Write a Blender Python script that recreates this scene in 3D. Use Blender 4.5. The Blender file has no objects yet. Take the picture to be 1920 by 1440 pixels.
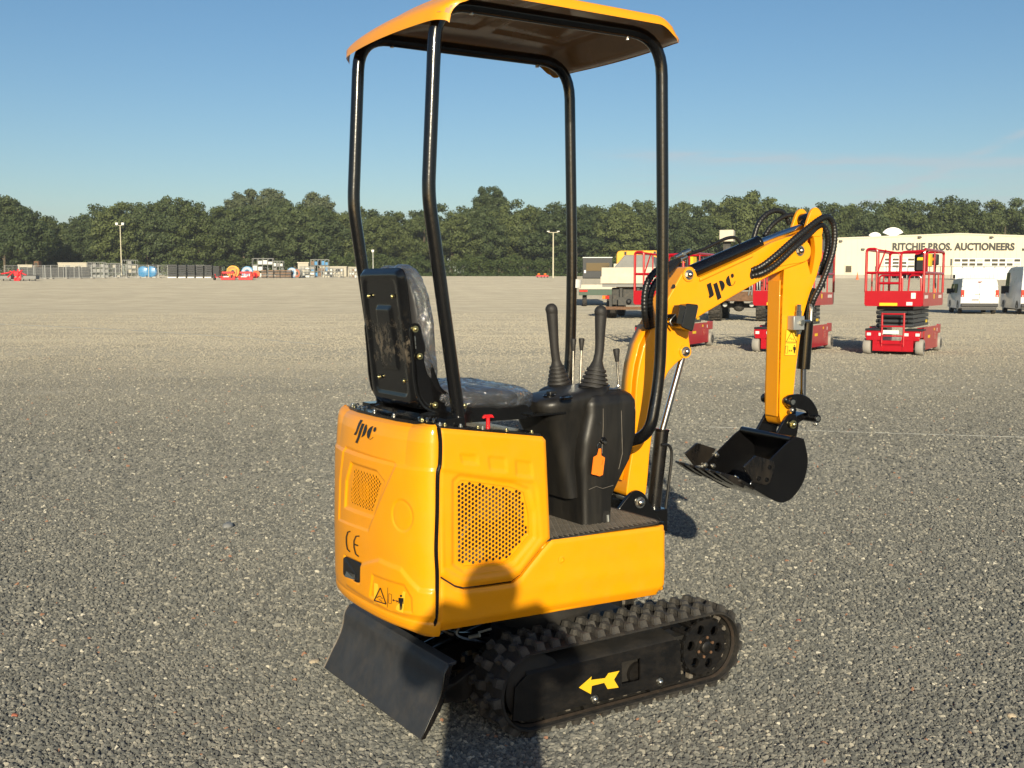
import bpy, bmesh, math, random
import numpy as np
from mathutils import Vector, Matrix, Euler, noise as mnoise
from mathutils.geometry import tessellate_polygon, delaunay_2d_cdt
R_=math.radians
random.seed(7)
scn=bpy.context.scene
COL=scn.collection

# ---------------------------------------------------------------- camera
FP=2000.0; CAMZ=1.4; PITCH=math.atan(180/2000.0)
cd=bpy.data.cameras.new('camera'); cam=bpy.data.objects.new('camera',cd); COL.objects.link(cam)
cam.location=(0,0,CAMZ); cam.rotation_euler=(math.pi/2-PITCH,0,0)
cd.sensor_width=36; cd.lens=36*FP/1920; cd.clip_start=.05; cd.clip_end=3000
scn.camera=cam
# ---------------------------------------------------------------- sky + sun
SUN_EL=R_(17.5); SUN_AZ=R_(-1.0)      # light travels towards azimuth SUN_AZ (from +Y, clockwise)
w=bpy.data.worlds.new('World'); scn.world=w; w.use_nodes=True
nt=w.node_tree; nt.nodes.clear()
N=nt.nodes.new; L=nt.links.new
out=N('ShaderNodeOutputWorld'); bg=N('ShaderNodeBackground'); sky=N('ShaderNodeTexSky')
sky.sky_type='NISHITA'; sky.sun_disc=False; sky.sun_elevation=SUN_EL; sky.sun_rotation=math.pi+SUN_AZ
sky.altitude=0; sky.air_density=1.0; sky.dust_density=.9; sky.ozone_density=2.6
bg.inputs['Strength'].default_value=.092
# thin high cirrus streaks, a property of the sky (by direction)
tc=N('ShaderNodeTexCoord'); sep=N('ShaderNodeSeparateXYZ'); L(tc.outputs['Generated'],sep.inputs[0])
def wm(op,a,b=None):
    n=N('ShaderNodeMath'); n.operation=op
    for i,x in enumerate((a,b)):
        if x is None: continue
        if isinstance(x,(int,float)): n.inputs[i].default_value=x
        else: L(x,n.inputs[i])
    return n.outputs[0]
az=wm('ARCTAN2',sep.outputs[0],sep.outputs[1]); el=wm('ARCSINE',sep.outputs[2])
def streak(a0,el0,slope,width):
    mid=wm('ADD',wm('MULTIPLY',wm('SUBTRACT',az,a0),slope),el0)
    d=wm('DIVIDE',wm('SUBTRACT',el,mid),width)
    return wm('POWER',math.e,wm('MULTIPLY',wm('MULTIPLY',d,d),-1.0))
mp=N('ShaderNodeMapping'); mp.inputs['Scale'].default_value=(6,6,60); L(tc.outputs['Generated'],mp.inputs[0])
nz=N('ShaderNodeTexNoise'); nz.inputs['Scale'].default_value=2.5; nz.inputs['Detail'].default_value=6; L(mp.outputs[0],nz.inputs['Vector'])
nr=wm('MAXIMUM',wm('SUBTRACT',wm('MULTIPLY',nz.outputs[0],2.2),.62),0.0)
side=N('ShaderNodeMapRange'); side.interpolation_type='SMOOTHSTEP'; side.inputs[1].default_value=.03; side.inputs[2].default_value=.2; L(az,side.inputs[0])
s1=wm('MULTIPLY',wm('ADD',streak(.1,.122,-.05,.004),wm('MULTIPLY',streak(.44,.128,.45,.004),.8)),side.outputs[0])
s2=wm('MULTIPLY',wm('MULTIPLY',streak(.2,.095,-.05,.02),.5),side.outputs[0])
band=wm('MULTIPLY',streak(-.4,.062,.0,.012),.35)
tot=wm('MULTIPLY',wm('ADD',wm('ADD',s1,s2),band),nr)
fac=wm('MINIMUM',wm('MULTIPLY',tot,1.0),.5)
mx=N('ShaderNodeMixRGB'); mx.inputs[2].default_value=(5.0,5.4,5.8,1); L(fac,mx.inputs[0])
hs=N('ShaderNodeHueSaturation'); hs.inputs['Saturation'].default_value=1.17; L(sky.outputs[0],hs.inputs['Color'])
tn=N('ShaderNodeMixRGB'); tn.blend_type='MULTIPLY'; tn.inputs[0].default_value=1; tn.inputs[2].default_value=(1.02,1.0,.98,1); L(hs.outputs[0],tn.inputs[1]); L(tn.outputs[0],mx.inputs[1]); L(mx.outputs[0],bg.inputs[0]); L(bg.outputs[0],out.inputs[0])
sd=bpy.data.lights.new('sun','SUN'); sun=bpy.data.objects.new('sun',sd); COL.objects.link(sun)
sd.energy=5.0; sd.angle=R_(.53); sd.color=(1,.89,.66)
tdir=Vector((math.sin(SUN_AZ)*math.cos(SUN_EL),math.cos(SUN_AZ)*math.cos(SUN_EL),-math.sin(SUN_EL)))
sun.rotation_euler=tdir.to_track_quat('-Z','Y').to_euler(); sun.location=(0,-20,12)
vs=scn.view_settings; vs.view_transform='Standard'; vs.look='None'; vs.exposure=.22; vs.gamma=1; vs.use_curve_mapping=False
scn.cycles.max_bounces=8; scn.cycles.transparent_max_bounces=16

# ---------------------------------------------------------------- survey helpers: where a sight line meets a plane of a thing
_fw=np.array([0,math.cos(PITCH),-math.sin(PITCH)]); _up=np.array([0,math.sin(PITCH),math.cos(PITCH)]); _rt=np.array([1.,0,0]); _C=np.array([0,0,CAMZ])
def ray(px,py): return _fw+_rt*((px-960)/FP)-_up*((py-720)/FP)
class Frame:
    def __init__(s,org,az):
        t=R_(az); s.e=np.array([[math.cos(t),math.sin(t),0],[-math.sin(t),math.cos(t),0],[0,0,1.]]); s.o=np.array(org,float); s.az=az
    def un(s,px,py,ax,v):
        d=s.e@ray(px,py); o=s.e@(_C-s.o); i='xyz'.index(ax); t=(v-o[i])/d[i]; return Vector(o+t*d)
    def pr(s,p):
        q=s.o+np.asarray(p,float)@s.e-_C; zc=q@_fw; return np.stack([960+FP*(q@_rt)/zc,720-FP*(q@_up)/zc],-1)
MO=(.183,3.736,0.)
MF=Frame(MO,33)
BO=np.array(MO)+MF.e.T@np.array([.33,0,0])
BF=Frame(BO,24.7)
def xz(fr,pts,y): return [(q.x,q.z) for q in (fr.un(a,b,'y',y) for a,b in pts)]
# ground height profile: level yard, then a gentle rise to the tree line
_gy=[-200,0,60,75,110,169,227,330,2000]; _gz=[0,0,0,.15,1.1,2.92,4.1,5.2,5.2]
def gz(y): return float(np.interp(y,_gy,_gz))
def gpos(px,py):
    d=ray(px,py); lo,hi=1.,600.
    for t in np.arange(2,500,.25):
        p=_C+d*t
        if p[2]<=gz(p[1]): return Vector((p[0],p[1],gz(p[1])))
    return Vector((p[0],p[1],gz(p[1])))
def at(px,Y,dz=0):   # point on the ground at distance Y in the direction px
    d=ray(px,540); k=Y/d[1]; return Vector((d[0]*k,Y,gz(Y)+dz))

# ---------------------------------------------------------------- materials
MAT={}
def mat(name,col,rough=.5,metal=0,coat=0,var=.12,vs_=6.,bump=0,bs=120.,dust=0,dustcol=(.30,.25,.19),rvar=.1,spec=.5,streaks=0,island=0):
    m=bpy.data.materials.new(name); m.use_nodes=True; nt=m.node_tree; n=nt.nodes; l=nt.links
    b=n['Principled BSDF']; tc=n.new('ShaderNodeTexCoord')
    nz=n.new('ShaderNodeTexNoise'); nz.inputs['Scale'].default_value=vs_; nz.inputs['Detail'].default_value=6; nz.inputs['Roughness'].default_value=.65
    l.new(tc.outputs['Object'],nz.inputs['Vector'])
    mr=n.new('ShaderNodeMapRange'); mr.inputs[1].default_value=.3; mr.inputs[2].default_value=.7; mr.inputs[3].default_value=1-var; mr.inputs[4].default_value=1+var
    l.new(nz.outputs[0],mr.inputs[0])
    mul=n.new('ShaderNodeMixRGB'); mul.blend_type='MULTIPLY'; mul.inputs[0].default_value=1; mul.inputs[1].default_value=(*col,1); l.new(mr.outputs[0],mul.inputs[2])
    cur=mul.outputs[0]
    if dust>0:
        n2=n.new('ShaderNodeTexNoise'); n2.inputs['Scale'].default_value=vs_*2.3; n2.inputs['Detail'].default_value=8; n2.inputs['Roughness'].default_value=.7
        vec=tc.outputs['Object']
        if streaks:
            mp=n.new('ShaderNodeMapping'); mp.inputs['Scale'].default_value=(1,1,1/streaks); l.new(vec,mp.inputs[0]); vec=mp.outputs[0]
        l.new(vec,n2.inputs['Vector'])
        r2=n.new('ShaderNodeMapRange'); r2.inputs[1].default_value=.42; r2.inputs[2].default_value=.75; r2.inputs[4].default_value=dust; l.new(n2.outputs[0],r2.inputs[0])
        md=n.new('ShaderNodeMixRGB'); l.new(r2.outputs[0],md.inputs[0]); l.new(cur,md.inputs[1]); md.inputs[2].default_value=(*dustcol,1); cur=md.outputs[0]
        rr=n.new('ShaderNodeMath'); rr.operation='MULTIPLY_ADD'; l.new(r2.outputs[0],rr.inputs[0]); rr.inputs[1].default_value=.6; rr.inputs[2].default_value=rough; rr.use_clamp=True
        l.new(rr.outputs[0],b.inputs['Roughness'])
    else:
        r2=n.new('ShaderNodeMapRange'); r2.inputs[3].default_value=max(.02,rough-rvar); r2.inputs[4].default_value=min(1,rough+rvar); l.new(nz.outputs[0],r2.inputs[0]); l.new(r2.outputs[0],b.inputs['Roughness'])
    if island:
        oi=n.new('ShaderNodeObjectInfo'); mi=n.new('ShaderNodeMapRange'); mi.inputs[3].default_value=1-island; mi.inputs[4].default_value=1+island; l.new(oi.outputs['Random'],mi.inputs[0])
        m3=n.new('ShaderNodeMixRGB'); m3.blend_type='MULTIPLY'; m3.inputs[0].default_value=1; l.new(cur,m3.inputs[1]); l.new(mi.outputs[0],m3.inputs[2]); cur=m3.outputs[0]
    l.new(cur,b.inputs['Base Color'])
    b.inputs['Metallic'].default_value=metal; b.inputs['Coat Weight'].default_value=coat; b.inputs['Coat Roughness'].default_value=.06
    b.inputs['Specular IOR Level'].default_value=spec
    if bump:
        nb=n.new('ShaderNodeTexNoise'); nb.inputs['Scale'].default_value=bs; nb.inputs['Detail'].default_value=4; l.new(tc.outputs['Object'],nb.inputs['Vector'])
        bp=n.new('ShaderNodeBump'); bp.inputs['Strength'].default_value=bump; bp.inputs['Distance'].default_value=.01; l.new(nb.outputs[0],bp.inputs['Height']); l.new(bp.outputs[0],b.inputs['Normal'])
    MAT[name]=m; return m
YEL=(.92,.352,.002)
mat('yellow_paint',YEL,.34,coat=.28,var=.04,vs_=5,rvar=.06,bump=.035,bs=160,dust=.10,dustcol=(.55,.33,.10),spec=.4)
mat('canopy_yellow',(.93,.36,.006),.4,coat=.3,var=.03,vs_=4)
mat('canopy_shaded_under',(.48,.27,.12),.25,coat=.4,var=.08,vs_=5)  # canopy underside: shade on the yellow roof put into a browner colour
mat('black_paint',(.0045,.0045,.005),.20,coat=.3,var=.3,dust=.02,dustcol=(.09,.08,.07),bump=.05,bs=50)
mat('black_gloss',(.004,.004,.0045),.16,coat=.4,var=.3,dust=.02,dustcol=(.12,.10,.08))
mat('black_scuffed',(.005,.005,.0055),.26,coat=.2,var=.3,dust=.14,dustcol=(.16,.12,.08),vs_=9,streaks=3)
mat('black_plastic',(.011,.0105,.010),.40,var=.2,vs_=8,dust=.20,dustcol=(.085,.072,.052),streaks=9,bump=.06,bs=400)
mat('black_rubber',(.022,.02,.019),.6,var=.2,bump=.15,bs=200)
mat('hose_rubber',(.013,.013,.013),.38,var=.2)
mat('hose_spiral',(.05,.05,.047),.3,var=.2)
mat('track_rubber',(.014,.013,.012),.8,var=.3,vs_=14,dust=.40,dustcol=(.08,.065,.048),bump=.35,bs=90)
mat('lug_rubber',(.036,.034,.032),.8,var=.35,vs_=30,dust=.6,dustcol=(.12,.107,.088),bump=.35,bs=90,island=.25)
mat('chassis_dirty',(.012,.011,.010),.7,var=.3,dust=.22,dustcol=(.09,.07,.05))
mat('track_inner',(.022,.015,.010),.8,var=.3,vs_=20,dust=.4,dustcol=(.08,.05,.03))
mat('guard_paint',(.006,.006,.0065),.40,coat=.05,var=.3,vs_=6,dust=.13,dustcol=(.11,.085,.06),bump=.08,bs=80,streaks=.5)
mat('blade_steel',(.034,.035,.038),.50,metal=0,var=.3,vs_=7,dust=.35,dustcol=(.10,.085,.07),bump=.06,bs=40)
mat('worn_edge',(.25,.23,.2),.5,metal=.5,var=.3,vs_=30,dust=.6,dustcol=(.30,.22,.15))
mat('chrome',(.75,.76,.78),.09,metal=1,var=.03,rvar=.03)
mat('zinc',(.62,.60,.54),.28,metal=1,var=.15,vs_=40)
mat('yellow_zinc',(.62,.55,.28),.3,metal=1,var=.15,vs_=40)
mat('grey_steel',(.30,.31,.30),.38,metal=.8,var=.15)
mat('dark_inside',(.012,.011,.010),.7,var=.3)
mat('engine_grey',(.07,.06,.045),.6,var=.5,vs_=18)
mat('decal_black',(.012,.011,.011),.4,var=.05)
mat('sticker_yellow',(.95,.58,.03),.4,coat=.3,var=.03)
mat('arrow_yellow',(.80,.50,.02),.5,var=.06)
mat('floor_mat',(.03,.027,.024),.6,var=.3,vs_=20,dust=.5,dustcol=(.12,.10,.07))
mat('orange_plastic',(1.0,.22,.015),.4,var=.03)
mat('red_plastic',(.75,.015,.02),.3,coat=.3,var=.05)
mat('vinyl',(.035,.035,.038),.45,var=.2,bump=.1,bs=200)
mat('lens',(.03,.03,.03),.08,coat=1,var=.1)
mat('white_tape',(.62,.62,.60),.5,var=.06)
mat('red_paint',(.47,.004,.014),.34,coat=.4,var=.06)
mat('lift_grey',(.05,.055,.06),.42,var=.15)
mat('tyre_grey',(.34,.32,.28),.8,var=.12,bump=.1,bs=40)
mat('tyre_black',(.022,.021,.02),.8,var=.3,dust=.4)
mat('hub_dark',(.07,.065,.06),.5,var=.3)
mat('cabin_cream',(.46,.42,.33),.6,var=.08,vs_=1)
mat('rack_grey',(.20,.205,.20),.5,metal=.2,var=.2)
mat('goods_grey',(.30,.30,.28),.6,var=.2)
mat('label_white',(.8,.78,.76),.5,var=.05)
mat('label_yellow',(.9,.62,.02),.5,var=.05)
mat('van_white',(.80,.80,.79),.3,coat=.5,var=.02,vs_=2)
mat('trim_black',(.02,.02,.022),.5,var=.2)
mat('van_glass',(.015,.02,.025),.05,coat=1,var=.1)
mat('lamp_red',(.55,.01,.01),.2,coat=.6,var=.05)
mat('lamp_orange',(.8,.25,.02),.2,coat=.5,var=.05)
mat('truck_cream',(.62,.56,.44),.55,var=.08,vs_=3,dust=.15)
mat('truck_yellow',(.85,.42,.03),.4,coat=.2,var=.05)
mat('tarp_grey',(.25,.25,.24),.7,var=.12,vs_=3)
mat('truck_dark',(.035,.036,.035),.6,var=.4,vs_=4,dust=.35)
mat('truck_green',(.03,.07,.04),.5,var=.2)
mat('rust',(.16,.085,.045),.8,var=.4,vs_=8)
mat('concrete',(.40,.37,.32),.85,var=.1,vs_=2)
mat('wall_cream',(.73,.66,.50),.75,var=.025,vs_=.4)
mat('wall_trim',(.62,.57,.45),.6,var=.04)
mat('letter_black',(.03,.028,.026),.5,var=.05)
mat('door_white',(.80,.80,.76),.5,var=.04)
mat('window_dark',(.03,.035,.035),.08,coat=1,var=.3)
mat('galvanised',(.42,.43,.42),.45,metal=.6,var=.12)
mat('pole_cream',(.60,.55,.40),.6,var=.06)
mat('pole_white',(.85,.85,.80),.4,var=.03)
mat('rail_dark',(.08,.085,.09),.5,metal=.3,var=.1)
mat('cone_orange',(.85,.16,.04),.5,var=.05)
mat('tank_blue',(.02,.22,.48),.35,coat=.3,var=.06)
mat('crate_black',(.035,.037,.04),.6,var=.3)
mat('pallet_brown',(.22,.14,.09),.8,var=.2)
mat('machine_red',(.68,.02,.03),.4,coat=.2,var=.1)
mat('cable_orange',(.75,.17,.06),.5,var=.2)
mat('tarp_black',(.025,.027,.03),.6,var=.3,vs_=2)
mat('bark',(.11,.09,.06),.9,var=.3,vs_=3)
mat('skin',(.45,.28,.2),.5,var=.05)
mat('shirt',(.06,.08,.13),.85,var=.1)
mat('stone_pale',(.46,.38,.27),.8,var=.2,vs_=60,bump=.4,bs=120)
mat('stone_red',(.42,.14,.08),.8,var=.2,vs_=60,bump=.4,bs=120)

# ---------------------------------------------------------------- mesh builder
class MB:
    def __init__(s): s.v=[]; s.f=[]
    def add(s,vs,fs):
        o=len(s.v); s.v+= [tuple(x) for x in vs]; s.f+=[tuple(i+o for i in f) for f in fs]; return s
    def bx(s,x0,x1,y0,y1,z0,z1,mt=None):
        vs=[Vector((x,y,z)) for x in(x0,x1) for y in(y0,y1) for z in(z0,z1)]
        if mt is not None: vs=[mt@q for q in vs]
        return s.add(vs,[(0,1,3,2),(4,6,7,5),(0,4,5,1),(2,3,7,6),(0,2,6,4),(1,5,7,3)])
    def tube(s,path,r,n=10,cap=True,closed=False):
        P=[Vector(p) for p in path]; m=len(P); rr=r if isinstance(r,(list,tuple)) else [r]*m
        T=[]
        for i in range(m):
            a=P[i-1] if (i>0 or closed) else P[0]; b=P[(i+1)%m] if (i<m-1 or closed) else P[-1]
            T.append((b-a).normalized() if (b-a).length>1e-9 else Vector((0,0,1)))
        up=Vector((0,0,1)) if abs(T[0].z)<.9 else Vector((1,0,0))
        nrm=(up-T[0]*up.dot(T[0])).normalized(); vs=[]
        for i in range(m):
            nrm=(nrm-T[i]*nrm.dot(T[i])).normalized(); bi=T[i].cross(nrm)
            for k in range(n):
                a=2*math.pi*k/n; vs.append(P[i]+(nrm*math.cos(a)+bi*math.sin(a))*rr[i])
        fs=[]
        for i in range(m if closed else m-1):
            j=(i+1)%m
            for k in range(n): fs.append((i*n+k,i*n+(k+1)%n,j*n+(k+1)%n,j*n+k))
        if cap and not closed: fs.append(tuple(range(n))[::-1]); fs.append(tuple((m-1)*n+k for k in range(n)))
        return s.add(vs,fs)
    def cyl(s,a,b,r,r2=None,n=20): return s.tube([a,b],[r,r if r2 is None else r2],n)
    def lathe(s,prof,o,ax,n=24):   # prof: list of (along, radius)
        ax=Vector(ax).normalized(); o=Vector(o); return s.tube2([(o+ax*a,r) for a,r in prof],ax,n)
    def tube2(s,pr,ax,n):
        up=Vector((0,0,1)) if abs(ax.z)<.9 else Vector((1,0,0)); u=(up-ax*up.dot(ax)).normalized(); w=ax.cross(u); vs=[]; fs=[]
        for p,r in pr:
            for k in range(n):
                a=2*math.pi*k/n; vs.append(p+(u*math.cos(a)+w*math.sin(a))*max(r,1e-5))
        for i in range(len(pr)-1):
            for k in range(n): fs.append((i*n+k,i*n+(k+1)%n,(i+1)*n+(k+1)%n,(i+1)*n+k))
        fs.append(tuple(range(n))[::-1]); fs.append(tuple((len(pr)-1)*n+k for k in range(n)))
        return s.add(vs,fs)
    def prism(s,p2,a,b,ax='y'):
        def P(q,c): return {'y':(q[0],c,q[1]),'x':(c,q[0],q[1]),'z':(q[0],q[1],c)}[ax]
        n=len(p2); vs=[P(q,a) for q in p2]+[P(q,b) for q in p2]
        return s.add(vs,[tuple(range(n)),tuple(range(2*n-1,n-1,-1))]+[(i,i+n,(i+1)%n+n,(i+1)%n) for i in range(n)])
    def grid(s,fn,nu,nv,cu=False):
        vs=[fn(i/(nu if cu else nu-1),j/(nv-1)) for i in range(nu) for j in range(nv)]; fs=[]
        for i in range(nu if cu else nu-1):
            i2=(i+1)%nu
            for j in range(nv-1): fs.append((i*nv+j,i2*nv+j,i2*nv+j+1,i*nv+j+1))
        return s.add(vs,fs)
    def sph(s,c,r,n=12,sc=(1,1,1)):
        c=Vector(c); vs=[];fs=[];m=n//2
        for i in range(m+1):
            t=math.pi*i/m
            for k in range(n):
                a=2*math.pi*k/n; vs.append(c+Vector((math.sin(t)*math.cos(a)*sc[0],math.sin(t)*math.sin(a)*sc[1],math.cos(t)*sc[2]))*r)
        for i in range(m):
            for k in range(n): fs.append((i*n+k,(i+1)*n+k,(i+1)*n+(k+1)%n,i*n+(k+1)%n))
        return s.add(vs,fs)
    def build(s,name,m,parent=None,bevel=0,ang=35,mtx=None,smooth=True,seg=2,fix=True):
        me=bpy.data.meshes.new(name); me.from_pydata([tuple(q) for q in s.v],[],s.f)
        if fix:
            b=bmesh.new(); b.from_mesh(me); bmesh.ops.remove_doubles(b,verts=b.verts,dist=1e-6)
            bmesh.ops.recalc_face_normals(b,faces=b.faces); b.to_mesh(me); b.free()
        me.update()
        if smooth: me.shade_smooth(); me.set_sharp_from_angle(angle=R_(ang))
        me.materials.append(MAT[m] if isinstance(m,str) else m)
        o=bpy.data.objects.new(name,me); COL.objects.link(o)
        if parent is not None: o.parent=parent
        if mtx is not None: o.matrix_local=mtx
        if bevel:
            md=o.modifiers.new('bevel','BEVEL'); md.width=bevel; md.segments=seg; md.limit_method='ANGLE'; md.angle_limit=R_(40); md.harden_normals=False
        return o
def tag(o,label=None,cat=None,group=None,kind=None):
    if label: o['label']=label
    if cat: o['category']=cat
    if group: o['group']=group
    if kind: o['kind']=kind
    return o
def empty(name,loc=(0,0,0),rz=0):
    o=bpy.data.objects.new(name,None); COL.objects.link(o); o.location=loc; o.rotation_euler=(0,0,rz); o.empty_display_size=.2; return o
def copy_tree(o,parent=None):
    c=o.copy(); COL.objects.link(c); c.parent=parent
    for ch in KIDS(o): copy_tree(ch,c)
    return c
def KIDS(o): return [c for c in bpy.data.objects if c.parent==o]
def inst(src,parent,loc,rot=(0,0,0),name=None):
    o=bpy.data.objects.new(name or src.name.split('.')[0],src.data); COL.objects.link(o); o.parent=parent; o.location=loc; o.rotation_euler=rot; return o
def fillet(pts,r,n=6):
    P=[Vector(p) for p in pts]; rr=r if isinstance(r,(list,tuple)) else [r]*len(P); o=[P[0]]
    for i in range(1,len(P)-1):
        a,b,c=P[i-1],P[i],P[i+1]; d1=min(rr[i],(a-b).length*.49); d2=min(rr[i],(c-b).length*.49)
        p=b+(a-b).normalized()*d1; q=b+(c-b).normalized()*d2
        for k in range(n+1):
            t=k/n; o.append((1-t)**2*p+2*t*(1-t)*b+t*t*q)
    return o+[P[-1]]
def fil2(pts,r,n=4):      # closed 2D polygon with rounded corners
    P=[Vector((p[0],p[1])) for p in pts]; m=len(P); o=[]; rr=r if isinstance(r,(list,tuple)) else [r]*m
    for i in range(m):
        a,b,c=P[i-1],P[i],P[(i+1)%m]; d1=min(rr[i],(a-b).length*.45); d2=min(rr[i],(c-b).length*.45)
        if d1<1e-5: o.append(tuple(b)); continue
        p=b+(a-b).normalized()*d1; q=b+(c-b).normalized()*d2
        for k in range(n+1):
            t=k/n; o.append(tuple((1-t)**2*p+2*t*(1-t)*b+t*t*q))
    return o
def spline(pts,n=8):
    P=[Vector(p) for p in pts]; P=[P[0]*2-P[1]]+P+[P[-1]*2-P[-2]]; o=[]
    for i in range(1,len(P)-2):
        for k in range(n):
            t=k/n; a,b,c,d=P[i-1],P[i],P[i+1],P[i+2]
            o.append(.5*((2*b)+(-a+c)*t+(2*a-5*b+4*c-d)*t*t+(-a+3*b-3*c+d)*t**3))
    return o+[P[-2]]
def spl2(pts,n=5,closed=True):
    P=[Vector((p[0],p[1],0)) for p in pts]; o=[]; m=len(P)
    for i in range(m):
        a,b,c,d=P[i-1],P[i],P[(i+1)%m],P[(i+2)%m]
        for k in range(n):
            t=k/n; q=.5*((2*b)+(-a+c)*t+(2*a-5*b+4*c-d)*t*t+(-a+3*b-3*c+d)*t**3); o.append((q.x,q.y))
    return o
def sdist(poly,P):        # signed distance (inside positive) of points to polygon
    P=np.asarray(P,float); A=np.asarray(poly,float); B=np.roll(A,-1,0); d=np.full(len(P),1e9); ins=np.zeros(len(P),bool)
    for a,b in zip(A,B):
        ab=b-a; t=np.clip(((P-a)@ab)/max(ab@ab,1e-12),0,1); q=a+t[:,None]*ab; d=np.minimum(d,np.hypot(*(P-q).T))
        c=((a[1]>P[:,1])!=(b[1]>P[:,1])); xx=(b[0]-a[0])*(P[:,1]-a[1])/((b[1]-a[1]) if abs(b[1]-a[1])>1e-12 else 1e-12)+a[0]
        ins^=(c&(P[:,0]<xx))
    return np.where(ins,d,-d)
def sst(x,a,b):
    t=np.clip((x-a)/(b-a),0,1); return t*t*(3-2*t)
def cdt_panel(mb,outline,off,to3,res=.006,thick=.004,holes=()):
    """sheet over a 2D outline, pushed out of its plane by off(P); to3(x,z,d) places it; edges folded back by thick"""
    A=np.array(outline); lo=A.min(0); hi=A.max(0)
    gx,gy=np.meshgrid(np.arange(lo[0],hi[0],res),np.arange(lo[1],hi[1],res)); G=np.stack([gx.ravel(),gy.ravel()],1)
    k=sdist(outline,G)>res*.45
    for h in holes: k&=(sdist(h,G)<-res*.45)
    G=G[k]
    def dens(poly):
        o=[]
        for i in range(len(poly)):
            a=np.array(poly[i]);b=np.array(poly[(i+1)%len(poly)]); m=max(1,int(np.hypot(*(b-a))/res))
            for j in range(m): o.append(a+(b-a)*j/m)
        return o
    loops=[dens(outline)]+[dens(h) for h in holes]; pts=[]; edges=[]
    for lp in loops:
        s0=len(pts); pts+=lp; edges+=[(s0+i,s0+(i+1)%len(lp)) for i in range(len(lp))]
    pts+=list(G)
    v,e,f,ov,oe,of=delaunay_2d_cdt([Vector((float(p[0]),float(p[1]))) for p in pts],edges,[],2,1e-7)
    V=np.array([tuple(q) for q in v]); 
    # drop triangles outside the outline or in holes
    F=[]
    cen=np.array([V[list(t)].mean(0) for t in f]); k=sdist(outline,cen)>0
    for h in holes: k&=sdist(h,cen)<0
    F=[tuple(t) for t,kk in zip(f,k) if kk]
    D=off(V); vs=[to3(x,z,d) for (x,z),d in zip(V,D)]; mb.add(vs,F)
    for lp in loops:
        lpA=np.array(lp); dd=off(lpA); n=len(lp); a=[to3(p[0],p[1],d) for p,d in zip(lpA,dd)]; b=[to3(p[0],p[1],d-thick) for p,d in zip(lpA,dd)]
        mb.add(a+b,[(i,(i+1)%n,(i+1)%n+n,i+n) for i in range(n)])
def clip_poly(sub,clip):   # Sutherland-Hodgman, clip convex-ish polygon (ccw)
    A=np.array(clip); 
    area=sum(A[i][0]*A[(i+1)%len(A)][1]-A[(i+1)%len(A)][0]*A[i][1] for i in range(len(A)))
    cl=list(map(tuple,clip if area>0 else clip[::-1])); out=list(sub)
    for i in range(len(cl)):
        a,b=cl[i],cl[(i+1)%len(cl)]; inp=out; out=[]
        def side(p): return (b[0]-a[0])*(p[1]-a[1])-(b[1]-a[1])*(p[0]-a[0])
        for j in range(len(inp)):
            p,q=inp[j-1],inp[j]; sp,sq=side(p),side(q)
            if sq>=0:
                if sp<0: t=sp/(sp-sq); out.append((p[0]+(q[0]-p[0])*t,p[1]+(q[1]-p[1])*t))
                out.append(q)
            elif sp>=0: t=sp/(sp-sq); out.append((p[0]+(q[0]-p[0])*t,p[1]+(q[1]-p[1])*t))
        if not out: return []
    return out
def perforated(mb,poly,pitch,hr,to3,th=.0015):
    """hexagonally perforated sheet clipped to a convex polygon; real holes"""
    A=np.array(poly); lo=A.min(0);hi=A.max(0); dx=pitch; dy=pitch*math.sqrt(3)/2; R=pitch/math.sqrt(3); r=0; y=lo[1]-dy
    while y<hi[1]+dy:
        x=lo[0]-dx+(dx/2 if r%2 else 0)
        while x<hi[0]+dx:
            hexo=[(x+R*math.cos(R_(60*k+30)),y+R*math.sin(R_(60*k+30))) for k in range(6)]
            d=sdist(poly,np.array([(x,y)]))[0]
            if d>hr*1.05:
                hexi=[(x+hr*math.cos(R_(60*k+30)),y+hr*math.sin(R_(60*k+30))) for k in range(6)]
                if d>R*1.01:
                    vs=[to3(*p,0) for p in hexo]+[to3(*p,0) for p in hexi]+[to3(*p,-th) for p in hexi]
                    mb.add(vs,[(k,(k+1)%6,(k+1)%6+6,k+6) for k in range(6)]+[(k+6,(k+1)%6+6,(k+1)%6+12,k+12) for k in range(6)])
                else:
                    for k in range(6):
                        c=clip_poly([hexo[k],hexo[(k+1)%6],hexi[(k+1)%6],hexi[k]],poly)
                        if len(c)>2: mb.add([to3(*p,0) for p in c],[tuple(range(len(c)))])
            elif d>-R:
                c=clip_poly(hexo,poly)
                if len(c)>2: mb.add([to3(*p,0) for p in c],[tuple(range(len(c)))])
            x+=dx
        y+=dy; r+=1
def decal(name,polys,to3,m,parent,off=.0015,mtx=None):
    mb=MB()
    for p in polys:
        q=[Vector((a,b,0)) for a,b in p]; t=tessellate_polygon([q]); mb.add([to3(a,b,off) for a,b in p],[tuple(x) for x in t])
    return mb.build(name,m,parent,mtx=mtx,smooth=False,fix=False)
def circ(cx,cy,rx,ry=None,n=20,rot=0):
    ry=rx if ry is None else ry; c,s=math.cos(rot),math.sin(rot)
    return [(cx+rx*math.cos(2*math.pi*k/n)*c-ry*math.sin(2*math.pi*k/n)*s,cy+rx*math.cos(2*math.pi*k/n)*s+ry*math.sin(2*math.pi*k/n)*c) for k in range(n)]
def thick(pts,w):         # polyline to polygon
    P=[Vector(p) for p in pts]; a=[];b=[]
    for i,p in enumerate(P):
        t=(P[min(i+1,len(P)-1)]-P[max(i-1,0)]).normalized(); n=Vector((-t.y,t.x))*w/2; a.append(tuple(p+n)); b.append(tuple(p-n))
    return a+b[::-1]
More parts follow.
